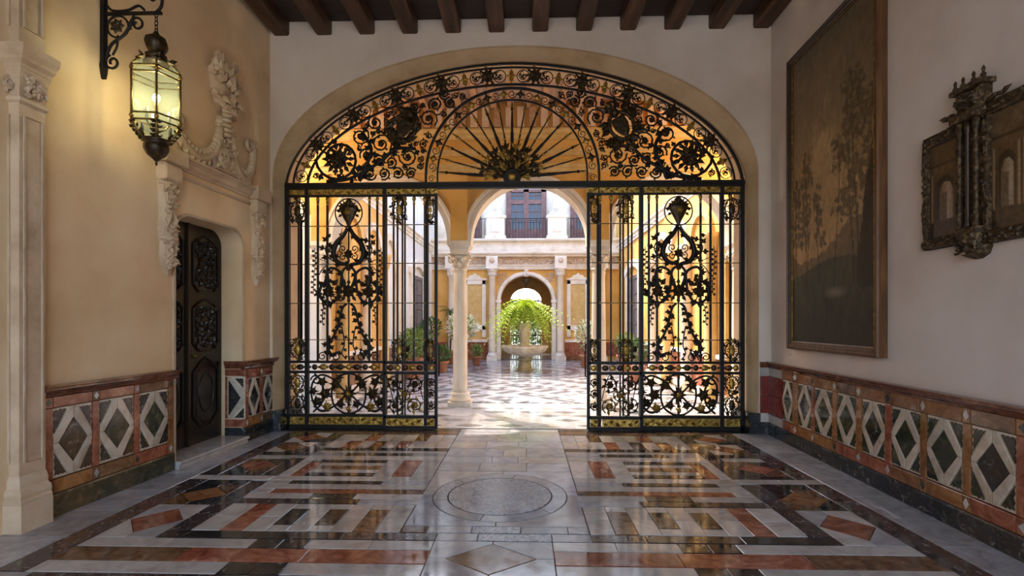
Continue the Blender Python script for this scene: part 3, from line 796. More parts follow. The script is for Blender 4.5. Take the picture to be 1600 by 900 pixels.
    def cartouche(px, z0, z1, w, parent, seed, gold=True):
        q = random.Random(seed); zm, h = (z0 + z1) / 2, (z1 - z0) / 2
        for sx in (-1, 1):
            for cz, dr in ((z0 + h * .55, 1), (z1 - h * .55, -1)):
                part(MB().tube([(px + sx * p[0], 0, p[2]) for p in spiral(w * .52, cz, w * .42, w * .08, dr * pi / 2, dr * 1.4, 16)], .008, 4), 'scroll', 'iron', parent)
        b = MB()
        for k in range(14):
            a = q.uniform(0, 2 * pi); b.leaf((px + w * .7 * cos(a), -.008, zm + h * .8 * sin(a)), (cos(a + .8), 0, sin(a + .8)), .075, .045)
        b.tube([(px + w * .66 * cos(2 * pi * k / 18), -.008, zm + h * .76 * sin(2 * pi * k / 18)) for k in range(18)], .012, 4, True)
        part(b, 'leaf_cluster', 'bronze', parent)
        c = MB().ball((px, -.012, zm), w * .42, 8, 6, sq=(.75, .3, 1.4))
        c.leaf((px, -.01, zm + w * .5), (0, 0, 1), .12, .05); c.leaf((px, -.01, zm - w * .5), (0, 0, -1), .12, .05)
        part(c, 'cartouche', 'gilt' if gold else 'bronze', parent)
    cartouche(nx, 3.06, 3.48, .15, gate, 3, False); cartouche(nx, 1.02, 1.34, .15, gate, 4); cartouche(nx, .22, .52, .14, gate, 5, False); cartouche(nx, .54, .83, .14, gate, 6)
    # gilt leaf drops hanging on the bars
    for x in (2.985, 1.975):
        pth = smooth_path([(s * x, 2.72), (s * x + .01, 2.5), (s * x - .015, 2.25), (s * x - .02, 2.02)])
        part(leafy(MB().tube(pth, .006, 4), pth, .065, .035, 0, 15), 'leaf_drop', 'bronze')

# ---- band of the arch: rosettes, scroll circles and gilt pendants in turn
def walk(curve):
    L = [0.0]
    for a, b in zip(curve, curve[1:]):
        L.append(L[-1] + (Vector(b) - Vector(a)).length)
    return L
mid = [((Vector(a) + Vector(b)) / 2) for a, b in zip(cA, cB)]
wid = [(Vector(a) - Vector(b)).length for a, b in zip(cA, cB)]
LM = walk(mid); tot = LM[-1]
def at_len(d):
    for i in range(1, len(LM)):
        if LM[i] >= d:
            t = (d - LM[i - 1]) / max(1e-6, LM[i] - LM[i - 1])
            p = mid[i - 1].lerp(mid[i], t); tg = (mid[i] - mid[i - 1]).normalized()
            return p, tg, wid[i]
    return mid[-1], Vector((0, 0, -1)), wid[-1]
def rot_y(a, p):
    return Matrix.Translation(p) @ Matrix.Rotation(a, 4, 'Y')
circ_me = MB().tube([(.092 * cos(2 * pi * k / 22), 0, .092 * sin(2 * pi * k / 22)) for k in range(22)], .008, 5, True)
circ_me.tube(spiral(.0, .0, .075, .02, -pi / 2, 1.1, 14), .007, 4)
for k in range(4):
    circ_me.leaf((.01 * k, 0, .0), (cos(k * 1.6 + .4), 0, sin(k * 1.6 + .4)), .055, .035)
circ_me = circ_me.mesh('scroll_circle', M['iron'])
ros_me = MB().rosette((0, 0, 0), .125, 9)
for k in range(9):
    ros_me.leaf((.09 * cos(k * .7), .005, .09 * sin(k * .7)), (cos(k * .7), 0, sin(k * .7)), .07, .05)
ros_me = ros_me.mesh('rosette', M['bronze'])
pen = MB()
for a in (0, .6, -.6, pi, pi + .5, pi - .5, 1.57, -1.57):
    pen.leaf((0, 0, 0), (sin(a) * .6, 0, cos(a)), .12 if abs(sin(a)) < .1 else .085, .05)
pen.ball((0, -.01, 0), .03, 8, 4)
pen_me = pen.mesh('gilt_pendant', M['gilt'])
n_el = 44
for i in range(1, n_el):
    d = tot * i / n_el; p, t, w = at_len(d)
    ang = -atan2(t.z, t.x)
    kind = (i - n_el // 2) % 4
    sc = min(1, w / .235)
    if kind in (1, 3): o = link('scroll_circle', circ_me, gate, p, (0, ang, 0))
    elif kind == 0: o = link('gilt_pendant', pen_me, gate, p, (0, ang, 0))
    else: o = link('rosette', ros_me, gate, p + Vector((0, -.03, 0)), (0, ang, 0))
    o.scale = (sc, sc, sc)
    if kind in (0, 2):        # little stay rising from the inner arch to the frame
        nrm = Vector((-t.z, 0, t.x)); nrm = nrm if nrm.z > 0 or abs(nrm.x) > .9 else -nrm
        if (p + nrm).length < (p - nrm).length: nrm = -nrm
        part(MB().tube([p + nrm * w * .45, p + nrm * (w * .5 + .115)], .009, 4), 'stay', 'gilt')
# ---- ring round the fan
for i in range(1, 30):
    a = pi * i / 30; p = Vector((1.2075 * cos(a), 0, SPR + 1.2075 * sin(a)))
    if i % 2:
        b = MB().tube(spiral(0, 0, .07, .015, pi if i % 4 == 1 else 0, 1.4 if i % 4 == 1 else -1.4, 14), .007, 4)
        b.build('scroll', 'iron', gate, p, (0, -a + pi / 2, 0))
    else:
        b = MB().ball((0, -.01, 0), .038, 8, 5, sq=(1.2, .4, 1))
        for q in range(4): b.leaf((0, 0, 0), (cos(q * pi / 2), 0, sin(q * pi / 2)), .085, .04)
        b.build('leaf_cluster', 'gilt' if i % 4 == 0 else 'bronze', gate, p, (0, -a + pi / 2, 0))
for s in (-1, 1):
    b = MB().tube([(s * 1.2075 + p[0], 0, p[2]) for p in spiral(0, 3.75, .055, .012, 0, 1.4, 14)], .007, 4); part(b, 'scroll', 'iron')
# ---- fan: hub, leaves and seventeen spear rays
HZ = 3.755
hub = MB().lathe([(.13, 0), (.135, .04), (.11, .06), (.10, .05), (.06, .07), (.0, .09)], 20, Matrix.Translation((0, .01, HZ)) @ Matrix.Rotation(pi / 2, 4, 'X'))
part(hub, 'hub', 'iron'); part(MB().ball((0, -.07, HZ), .062, 12, 6, sq=(1, .5, 1)), 'hub_boss', 'gilt')
for i in range(17):
    a = radians(5) + radians(170) * i / 16
    dx, dz = cos(a), sin(a)
    # distance to the inner ring along the ray
    r = 1.0
    for _ in range(30):
        q = Vector((dx * r, 0, HZ + dz * r - SPR)); r += (1.12 - q.length) * .9
    thick = i % 2 == 0
    rr = [.013, .022 if thick else .012, .026 if thick else .014, .017 if thick else .010, .020 if thick else .013, .006]
    ds = [.13, .35, r * .55, r * .62, r * .68, r - .02]
    o = part(MB().tube([(dx * d, 0, HZ + dz * d) for d in ds], rr, 6), 'fan_ray', 'iron' if thick else 'bronze')
    for d, q in ((r * .50, .030), (r * .58, .022), (r * .88, .024)):
        part(MB().ball((dx * d, 0, HZ + dz * d), q if thick else q * .75, 7, 4), 'ray_knot', 'iron' if thick else 'gilt', o)
    part(MB().leaf((dx * r * .8, 0, HZ + dz * r * .8), (dx, 0, dz), r * .2, .05), 'ray_tip', 'gilt', o)
for i in range(34):
    a = radians(2) + radians(176) * i / 33; rr_ = (.20, .34, .27, .42)[i % 4]
    c = Vector((cos(a) * rr_, -.03 - .03 * (i % 2), HZ + sin(a) * rr_))
    b = MB()
    b.leaf(c - Vector((cos(a), 0, sin(a))) * .08, (cos(a), -.1, sin(a)), .18, .07)
    for sg in (-.8, .8): b.leaf(c, (cos(a + sg), -.2, sin(a + sg)), .11, .06)
    part(b, 'hub_leaf', 'gilt' if i % 3 == 0 else 'bronze')
# ---- spandrels either side of the fan
def in_spandrel(x, z, m):
    X, p = x / (3.06 - m), 1.87
    zz = (z - 3.66) / (1.47 - m)
    if z < 3.70 + m or X >= 1: return False
    if X ** p + max(zz, 0) ** p > 1: return False
    if hypot(x, z - SPR) < 1.325 + m: return False
    return True
placed = []
def try_put(x, z, r):
    if not in_spandrel(x, z, r): return False
    for a, b, c in placed:
        if hypot(a - x, b - z) < (r + c) * .88: return False
    placed.append((x, z, r)); return True
for q in ((2.62, 4.06, .36), (1.62, 4.50, .27), (1.97, 4.28, .17), (1.15, 4.86, .115), (2.06, 4.60, .12), (2.14, 3.82, .10), (1.93, 3.83, .10), (1.72, 3.83, .10), (1.52, 3.83, .09), (1.02, 5.02, .085)):
    placed.append(q)
q = random.Random(21)
for r in (.15, .12, .095, .075, .055, .042):
    for _ in range(900):
        try_put(q.uniform(.7, 3.0), q.uniform(3.75, 5.1), r)
for s in (-1, 1):
    for i, (x, z, r) in enumerate(placed):
        if i == 1: continue
        pts = [(s * p_[0], 0, p_[2]) for p_ in spiral(x, z, r * .97, r * .22, (i * 1.9) % 6.28, 1.55 if i % 2 else -1.55, 26 if r > .2 else 16)]
        b = MB().tube(pts, .022 if r > .2 else .014 if r > .08 else .010, 5)
        leafy(b, pts, max(.05, r * .36), max(.05, r * .62), 0, i)
        part(b, 'scroll', 'iron')
        if r > .055:
            c = MB().rosette((s * x, -.012, z), r * (.50 if r > .2 else .34), 9 if r > .2 else 5)
            if r > .2:
                for k in range(14):
                    a = 2 * pi * k / 14; c.leaf((s * x + r * .35 * cos(a), 0, z + r * .35 * sin(a)), (cos(a), 0, sin(a)), r * .38, r * .2)
            part(c, 'rosette' if r > .2 else 'flower', 'bronze')
    stem = smooth_path([(2.30, 3.72), (2.20, 3.95), (2.12, 4.2), (2.25, 4.45)]); stem = [(s * p_[0], 0, p_[2]) for p_ in stem]
    part(leafy(MB().tube(stem, .028, 5), stem, .14, .07, 0, 2), 'acanthus_stem', 'iron')
    stem = smooth_path([(2.80, 3.72), (2.45, 3.76), (2.0, 4.0), (1.75, 4.2), (1.45, 4.2)]); stem = [(s * p_[0], 0, p_[2]) for p_ in stem]
    part(leafy(MB().tube(stem, .026, 5), stem, .13, .075, 0, 3), 'acanthus_stem', 'iron')
    # coat of arms: a tilted shield under a crowned helm with leafy mantling
    X = Matrix.Translation((s * 1.62, -.04, 4.50)) @ Matrix.Rotation(s * -.55, 4, 'Y')
    arms = MB()
    sp = [(-.10, .14), (.10, .14), (.11, .0), (.07, -.11), (0, -.19), (-.07, -.11), (-.11, .0)]
    arms.loft([[(x, .02, z) for x, z in sp], [(x, -.02, z) for x, z in sp], [(x * .8, -.035, z * .8) for x, z in sp]], X=X)
    part(arms, 'shield', 'bronze')
    man = MB(); q2 = random.Random(9)
    for k in range(44):
        a = q2.uniform(0, 2 * pi); rr_ = q2.uniform(.13, .22)
        man.leaf(X @ Vector((rr_ * cos(a), 0, rr_ * sin(a) * 1.2)), (cos(a + 1), q2.uniform(-.3, .1), sin(a + 1)), q2.uniform(.14, .23), .10)
    man.tube([X @ Vector((.18 * cos(2 * pi * k / 16), 0, .21 * sin(2 * pi * k / 16))) for k in range(16)], .03, 5, True)
    man.ball(X @ Vector((0, -.02, .21)), .07, 8, 6)
    for k in range(5):
        man.leaf(X @ Vector((-.06 + .03 * k, -.02, .26)), (-.3 + .15 * k, 0, 1), .09, .03)
    part(man, 'mantling', 'bronze')

# ================================================================== GATE LEAVES standing in front of the screen
def make_leaf(s):
    root = empty('gate_leaf', (GX + s * 1.90, GY - .085, 0), 0)
    w = .775
    X = lambda d: -s * d
    P = lambda b, n, m, par=None: b.build(n, m, par or root)
    for d, r in ((.0, .022), (w, .022)):
        P(MB().box(X(d) - r, X(d) + r, -r, r, .015, 3.50), 'stile', 'iron')
    for z, r in ((3.48, .016), (.997, .022), (.844, .022), (.193, .022), (.03, .024)):
        P(MB().box(min(X(0), X(w)), max(X(0), X(w)), -r, r, z - r, z + r), 'rail', 'iron')
    for z in ZK:
        P(MB().box(min(X(0), X(w)), max(X(0), X(w)), -.006, .006, z - .006, z + .006), 'thin_rail', 'bronze')
    for d in (.14, .31, .445, .605):
        o = P(MB().box(X(d) - .011, X(d) + .011, -.013, .013, 1.0, 3.48), 'bar', 'iron'); knots(o, X(d), ZK)
        P(MB().lathe([(.012, 3.32), (.022, 3.36), (.012, 3.38), (.032, 3.43), (.014, 3.47)], 8, Matrix.Translation((X(d), 0, 0))), 'bar_capital', 'gilt', o)
    cartouche(X(.225), 3.06, 3.46, .15, root, 13, True); cartouche(X(.69), 3.06, 3.46, .075, root, 14, True)
    cartouche(X(.225), 1.02, 1.34, .15, root, 15, True); cartouche(X(.69), 1.02, 1.34, .075, root, 16, True)
    for i, d in enumerate((.09, .20, .31, .42, .53, .70)):
        b = MB().ball((X(d), -.01, .92), .052, 10, 5, sq=(1, .35, .85)); P(b, 'medallion', 'gilt' if i % 2 else 'bronze')
    P(MB().box(X(.605) - .012, X(.605) + .012, -.012, .012, .2, .84), 'bar', 'iron')
    P(MB().box(X(.31) - .010, X(.31) + .010, -.010, .010, .2, .84), 'bar', 'iron')
    for cx_, cz_, r in ((.16, .68, .12), (.16, .36, .12), (.46, .68, .12), (.46, .36, .12), (.31, .52, .10), (.69, .70, .065), (.69, .54, .065), (.69, .36, .065)):
        b = MB().tube([(X(cx_) + p[0], 0, p[2] + cz_) for p in spiral(0, 0, r, r * .2, cx_ * 9, 1.6 if cz_ > .5 else -1.6, 20)], .010, 5)
        P(b, 'scroll', 'iron')
        b = MB().rosette((X(cx_), -.01, cz_), r * .5, 6)
        for k in range(6):
            a = k * 1.05; b.leaf((X(cx_) + r * .5 * cos(a), 0, cz_ + r * .5 * sin(a)), (cos(a + .7), 0, sin(a + .7)), r * .8, r * .4)
        P(b, 'leaf_cluster', 'gilt' if cx_ in (.31, .46) and cz_ < .6 else 'bronze')
    P(MB().tube([(X(q_), 0, .52 + .30 * cos(q_ * 14)) for q_ in [.03 + .01 * k for k in range(56)]], .008, 4), 'scroll', 'iron')
    for a, b_ in ((.03, .57), (.64, w - .03)):
        x0, x1 = sorted((X(a), X(b_))); kp = MB().box(x0, x1, -.012, .012, .058, .165)
        n = max(2, int((x1 - x0) / .085))
        for k in range(n):
            xx = x0 + (k + .5) * (x1 - x0) / n
            kp.leaf((xx - .035, -.012, .112), (1, 0, .6 if k % 2 else -.6), .085, .05, .4)
        P(kp, 'kick_panel', 'gilt')
    P(MB().tube([(X(w + .0), 0, 1.28), (X(w + .045), -.02, 1.27), (X(w + .05), -.02, 1.08), (X(w + .045), -.02, .80), (X(w), 0, .79)], .012, 6), 'handle', 'iron')
    return root
tag(make_leaf(-1), 'left gate leaf of black iron bars, gilt kick panel, beside the arcade column', 'gate leaf', 'gate leaves at the opening')
tag(make_leaf(1), 'right gate leaf of black iron bars standing right of the opening', 'gate leaf', 'gate leaves at the opening')

# ================================================================== DOOR, SURROUND AND PILASTER ON THE LEFT
def relief(b, fn, u0, u1, z0, z1, h, seed, dens=70, size=.06, amp=.03):
    """carved foliage: scroll stems and leaves standing proud of a panel"""
    q = random.Random(seed); um, zm = (u0 + u1) / 2, (z0 + z1) / 2; w, hh = (u1 - u0) / 2, (z1 - z0) / 2
    for sx in (-1, 1):
        for cz in (-.5, .5):
            pts = []
            for k in range(16):
                a = k / 15 * 2.6 * pi; r = (1 - k / 18)
                pts.append(fn(um + sx * w * (.48 + .42 * r * cos(a)), zm + hh * (cz + .42 * r * sin(a)), h))
            b.tube(pts, size * .16, 4)
    n = int(dens)
    for k in range(n):
        u, z = q.uniform(u0, u1), q.uniform(z0, z1); a = q.uniform(0, 2 * pi); L = size * q.uniform(.7, 1.4)
        p = Vector(fn(u, z, h)); d = Vector(fn(u + cos(a) * .1, z + sin(a) * .1, h + .02)) - p; nn = Vector(fn(u, z, h + .1)) - p
        if not (u0 < u + cos(a) * L * .8 < u1 and z0 < z + sin(a) * L * .8 < z1): continue
        b.leaf(p, d, L, L * .55, amp / max(.01, L * .55), nn)
    return b
DH = -.335
door = MB()
door.loft([[LW(u, z, DH - .06) for u, z in rect(DU0 - .1, DU1 + .02, 0, 2.95)], [LW(u, z, DH - .045) for u, z in rect(DU0 - .1, DU1 + .02, 0, 2.95)]])
door_1 = door.build('door_1', 'door', None, (*LP, 0), (0, 0, LR)); tag(door_1, 'dark carved double door in a stone framed recess', 'door', kind='structure')
DM = 1.885
for k, (a, b) in enumerate(((DU0 - .02, DM - .004), (DM + .004, DU1))):
    lf = slab(rect(a, b, .03, 2.86), LW, DH - .045, DH).build('door_leaf', 'door', door_1)
    m = .085
    for j, (z0, z1) in enumerate(((.28, 1.12), (1.24, 1.86), (1.98, 2.66))):
        ua, ub = a + m, b - m
        cx_, cz_, w, h = (ua + ub) / 2, (z0 + z1) / 2, (ub - ua) / 2, (z1 - z0) / 2
        c = .14 if j == 0 else .09
        poly = [(ua + c, z0), (ub - c, z0), (ub, z0 + c), (ub, z1 - c), (ub - c, z1 - .02), (cx_, z1 + .03), (ua + c, z1 - .02), (ua, z1 - c), (ua, z0 + c)]
        b_ = MB().tube([LW(u, z, DH + .008) for u, z in poly], .016, 5, True, smooth=False); pm = b_.build('panel_moulding', 'door', lf)
        if j == 0:
            b2 = slab(inset(poly, .04), LW, DH - .002, DH + .012, 0, .02)
            b2.tube([LW(cx_ + .13 * cos(t), cz_ + .24 * sin(t), DH + .014) for t in [2 * pi * i / 24 for i in range(24)]], .012, 5, True)
            b2.build('raised_panel', 'door', lf)
        else:
            relief(MB(), LW, ua + .03, ub - .03, z0 + .03, z1 - .03, DH + .004, 60 + j + 5 * k, 130, .07, .022).build('carved_panel', 'ebony_door', lf)
    if k == 1:
        MB().lathe([(.02, 0), (.022, .012), (.012, .02), (.016, .04), (.024, .055), (.012, .066)], 12, Matrix.Translation(LW(a + .055, 1.18, DH)) @ Matrix.Rotation(pi / 2, 4, 'X')).build('door_knob', 'brass', lf)
MB().loft([[LW(u, z, DH) for u, z in rect(DM - .035, DM + .03, .03, 2.86)], [LW(u, z, DH + .03) for u, z in rect(DM - .022, DM + .018, .03, 2.86)]]).build('meeting_stile', 'door', door_1)
# marble doorstep with a rounded nosing
st = MB(); pr = [(DH, 0), (.05, 0), (.05, .045), (.065, .05), (.075, .062), (.072, .078), (.06, .085), (DH, .085)]
st.loft([[LW(u, z, h) for h, z in pr] for u in (1.275, 2.475)])
step = st.build('doorstep', 'white', None, (*LP, 0), (0, 0, LR)); tag(step, 'white marble doorstep with rounded nosing', 'doorstep', kind='structure')

sur = empty('door_surround', (*LP, 0), LR)
tag(sur, 'carved limestone door surround with cornice, drops and a plumed crest', 'door surround')
S = lambda b, n, m='stone': b.build(n, m, sur)
# plain architrave edge round the opening
arch_path = op
b = MB(); b.loft([[LW(u, z, PL), LW(u, z, PL + .02), LW(u2, z2, PL + .02), LW(u2, z2, PL)] for (u, z), (u2, z2) in zip(op, inset(op[::-1], -.03)[::-1])], wrap=True)
S(b, 'architrave')
COR = [(PL, 0), (PL + .03, 0), (PL + .035, .02), (PL + .06, .035), (PL + .07, .05), (PL + .07, .075), (PL + .10, .10), (PL + .125, .11), (PL + .125, .135), (PL, .15)]
S(sweep([(o, 3.29 + h) for o, h in COR], (1.10, 2.98), lambda q, o, h: LW(q, h, o)), 'cornice')
S(sweep([(PL, 3.20), (PL + .02, 3.20), (PL + .025, 3.23), (PL, 3.24)], (1.34, 2.66), lambda q, o, h: LW(q, h, o)), 'fascia')
for k, u in enumerate((1.205, 2.79)):
    w = .12
    S(slab(rect(u - w - .04, u + w + .04, 3.28, 3.45), LW, PL, PL + .15, 0, .01), 'cornice_break')
    S(slab(rect(u - w, u + w, 3.10, 3.28), LW, PL, PL + .11, 0, .015), 'bracket_cap')
    body = MB(); prof = [(2.10, .02), (2.16, .05), (2.30, .09), (2.45, .075), (2.52, .11), (2.75, .085), (3.0, .10), (3.10, .11)]
    body.loft([[LW(u - d, z, PL), LW(u - d, z, PL + .03), LW(u - d * .5, z, PL + .03 + d * .5), LW(u + d * .5, z, PL + .03 + d * .5), LW(u + d, z, PL + .03), LW(u + d, z, PL)] for z, d in prof], smooth=False)
    o = S(body, 'drop_bracket')
    relief(MB(), LW, u - .09, u + .09, 2.15, 3.25, PL + .07, 80 + k, 90, .10, .035).build('carved_foliage', 'stone', o)
    for z in (2.49, 3.07): MB().tube([LW(u - .11, z, PL + .02), LW(u - .05, z, PL + .095), LW(u + .05, z, PL + .095), LW(u + .11, z, PL + .02)], .018, 6).build('ring_moulding', 'stone', o)
# broken pediment: two beaded scrolls sweeping up, a central stem and a plumed finial
def swag(pts, r, n):
    P = smooth_path(pts); P = [LW(p[0], p[2], PL + .045) for p in P]
    b = MB().tube(P, r, 6)
    return b, P
for pts in ([(1.22, 3.80), (1.34, 3.63), (1.52, 3.52), (1.70, 3.52), (1.87, 3.62), (1.96, 3.80), (2.0, 4.0)], [(2.22, 3.98), (2.24, 3.72), (2.35, 3.55), (2.50, 3.51), (2.62, 3.62), (2.66, 3.80), (2.68, 3.98)]):
    b, P = swag(pts, .055, 8); o = S(b, 'scroll_moulding')
    bb, P2 = swag([(u + .0, z + .075) for u, z in pts], .02, 8)
    for i in range(0, len(P2), 2):
        bb.ball(P2[i], .045, 7, 4)
    bb.build('beading', 'stone', o)
    for i in range(0, len(P), 3):
        bb = MB(); bb.leaf(P[i], Vector(LW(0, -.1, .02)) - Vector(LW(0, 0, 0)), .12, .09, .4, Vector(LW(0, 0, 1)) - Vector(LW(0, 0, 0))); bb.build('carved_leaf', 'stone', o)
vol = MB()
for u, s_ in ((1.22, 1), (2.68, -1)):
    vol = MB().tube([LW(u + s_ * p[0], 3.80 + (.18 if s_ < 0 else 0) + p[2], PL + .05) for p in spiral(.09, 0, .09, .02, pi, -1.4)], .03, 6); S(vol, 'volute')
shield = MB().loft([[LW(u, z, PL) for u, z in ((1.86, 3.45), (2.36, 3.45), (2.28, 3.85), (2.20, 4.15), (2.0, 4.15), (1.94, 3.85))], [LW(u, z, PL + .06) for u, z in ((1.90, 3.47), (2.32, 3.47), (2.24, 3.85), (2.17, 4.15), (2.03, 4.15), (1.98, 3.85))]])
o = S(shield, 'crest_base'); relief(MB(), LW, 1.92, 2.30, 3.48, 3.90, PL + .06, 91, 70, .11, .045).build('carved_foliage', 'stone', o)
for k in range(7):
    S(MB().tube([LW(2.02, 3.92 + k * .06, PL + .06), LW(2.08, 3.93 + k * .06, PL + .12), LW(2.14, 3.92 + k * .06, PL + .06)], .032, 6), 'stem_ring')
S(MB().tube([LW(1.95, 4.28, PL + .08), LW(2.08, 4.24, PL + .14), LW(2.22, 4.18, PL + .08)], .035, 6), 'ribbon')
fin = MB()
fin.loft([[LW(2.08 + w * cos(t) * 1.0, z, PL + max(0, .16 * w * 3 * sin(t))) for t in [pi * i / 8 for i in range(9)]] for z, w in ((4.22, .08), (4.35, .17), (4.5, .23), (4.65, .23), (4.78, .17), (4.88, .06))], smooth=True)
o = S(fin, 'plumed_finial')
for k in range(46):
    a = rng.uniform(0, pi); z = rng.uniform(4.28, 4.82); w = .23 * sqrt(max(.05, 1 - ((z - 4.56) / .36) ** 2))
    p = LW(2.08 + w * cos(a), z, PL + .5 * w * sin(a) + .02)
    d = Vector(LW(rng.uniform(-.6, .6), 1 if z > 4.45 else -.6, .5)) - Vector(LW(0, 0, 0)); nn = Vector(LW(cos(a), .2, sin(a))) - Vector(LW(0, 0, 0))
    bb = MB(); bb.leaf(p, d, rng.uniform(.11, .17), .10, .45, nn); bb.build('plume', 'stone', o)

# ---- stone pilaster of the first bay
pil = empty('pilaster', (-3.845, 3.60, 0))
tag(pil, 'panelled limestone pilaster with carved capital at the left edge', 'pilaster')
def ring_box(d, z0, z1, z2=None, d2=None):
    """block with its corner (0,0), overhanging the shaft by d at z0 and d2 at z1"""
    d2 = d if d2 is None else d2
    q = lambda e, z: [(e, -e, z), (e, .205, z), (-1.0, .205, z), (-1.0, -e, z)]
    return [q(d, z0), q(d2, z1)]
def stack(seq):
    b = MB(); b.loft([[(e, -e * .7, z), (e, .205, z), (-1.0, .205, z), (-1.0, -e * .7, z)] for e, z in seq]); return b
PP = lambda b, n: b.build(n, 'stone', pil)
PP(stack([(.062, 0), (.062, .205), (.055, .212)]), 'plinth')
PP(stack([(.058, .212), (.058, .235), (.045, .25), (.052, .28), (.045, .31), (.02, .33), (.022, .37), (.012, .40), (0, .42)]), 'base_moulding')
PP(stack([(0, .42), (0, 3.28)]), 'shaft')
PP(stack([(.0, 3.27), (.028, 3.285), (.03, 3.31), (.008, 3.32)]), 'astragal')
cap_ = PP(stack([(.005, 3.32), (.03, 3.50), (.045, 3.53)]), 'capital')
PP(stack([(.05, 3.53), (.055, 3.555), (.085, 3.58), (.09, 3.60), (.12, 3.635), (.125, 3.685), (.115, 3.69)]), 'cornice')
PP(stack([(.02, 3.69), (.02, 3.74), (-.005, 3.75), (-.005, 5.79)]), 'upper_shaft')
SX = lambda u, z, h: (h + .012, u, z); SY = lambda u, z, h: (-u, -h - .008, z)
relief(MB(), SX, .01, .195, 3.33, 3.51, .012, 95, 60, .06, .022).build('carved_foliage', 'stone', cap_)
relief(MB(), SY, .01, .9, 3.33, 3.51, .012, 96, 150, .06, .022).build('carved_foliage', 'stone', cap_)
for z0, z1 in ((.52, 3.18), (3.86, 5.7)):
    PP(MB().tube([(.004, .035, z0), (.004, .175, z0), (.004, .175, z1), (.004, .035, z1)], .010, 4, True, smooth=False), 'panel_bead')
    PP(MB().tube([(-.075, -.004, z0), (-.85, -.004, z0), (-.85, -.004, z1), (-.075, -.004, z1)], .010, 4, True, smooth=False), 'panel_bead')

# ================================================================== LANTERN AND BRACKET
LX, LY = -3.375, 4.37
br = empty('lantern_bracket', (-3.885, LY, 3.83))
tag(br, 'black scrolled iron bracket fixed high on the left wall', 'bracket')
B_ = lambda b, n, m='iron': b.build(n, m, br)
b = MB(); b.loft([[(-.0, -w, z), (.035, -w, z), (.035, w, z), (0, w, z)] for z, w in ((0, .008), (.06, .022), (.12, .03), (.16, .022), (.95, .022), (1.0, .03))]); B_(b, 'wall_plate')
B_(MB().tube([(.0, 0, .60), (.56, 0, .60)], .017, 4, smooth=False), 'arm')
B_(MB().tube(smooth_path([(.50, .60), (.555, .66), (.56, .76), (.50, .81), (.45, .77), (.47, .72), (.50, .74)]), .014, 5), 'end_curl')
B_(MB().tube(smooth_path([(.03, .70), (.10, .63), (.24, .63), (.34, .67), (.40, .63)]), .012, 5), 'scroll')
B_(MB().tube(smooth_path([(.035, .20), (.09, .32), (.20, .40), (.27, .50), (.30, .58)]), .014, 5), 'brace')
B_(MB().tube([(p[0], 0, p[2]) for p in spiral(.10, .155, .075, .02, pi * .6, 1.3, 18)], .012, 5), 'scroll')
B_(MB().tube([(p[0], 0, p[2]) for p in spiral(.33, .50, .075, .02, pi * 1.2, -1.3, 18)], .011, 5), 'scroll')
B_(MB().tube([(.15 + .10 * cos(2 * pi * k / 22), 0, .48 + .10 * sin(2 * pi * k / 22)) for k in range(22)], .010, 5, True), 'ring')
B_(MB().rosette((.15, -.012, .48), .075, 7), 'flower', 'bronze')
B_(MB().tube(smooth_path([(.15, .40), (.14, .30), (.10, .22)]), .010, 5), 'scroll')
lan = empty('hanging_lantern', (LX, LY, 3.03))
tag(lan, 'lit hexagonal brass and glass lantern hanging from the iron bracket', 'lantern')
Q = lambda b, n, m='brass', p=None: b.build(n, m, p or lan)
HR = .205
LA = -.91
hexa = lambda r, z, a=LA: [(r * cos(a + pi / 3 * k), r * sin(a + pi / 3 * k), z) for k in range(6)]
for k in range(5):
    R3 = Matrix.Translation((0, 0, 1.235 + k * .036)) @ Matrix.Rotation(pi / 2 * k, 4, 'Z')
    Q(MB().tube([(.014 * cos(2 * pi * j / 10), 0, .024 * sin(2 * pi * j / 10)) for j in range(10)], .004, 4, True, X=R3), 'chain_link', 'iron')
Q(MB().lathe([(.03, .93), (.06, .96), (.095, 1.0), (.06, 1.03), (.09, 1.08), (.10, 1.12), (.085, 1.16), (.06, 1.18), (.03, 1.20), (.015, 1.23)], 12, rib=-.12), 'crown', 'bronze')
o = Q(MB().lathe([(.09, .93), (.11, .95), (.05, .97)], 12), 'collar', 'bronze')
for k in range(6):
    a = LA + pi / 3 * k
    bb = MB(); bb.leaf((.07 * cos(a), .07 * sin(a), .97), (cos(a), sin(a), -.5), .12, .07, .3, (cos(a), sin(a), 2)); bb.leaf((.11 * cos(a), .11 * sin(a), .955), (cos(a + .5), sin(a + .5), .4), .07, .05); bb.build('acanthus', 'bronze', o)
for z in (.84, .785, .42, .36):
    r = HR if z not in (.36,) else HR * .99
    Q(MB().tube(hexa(r, z), .009, 4, True, smooth=False), 'band')
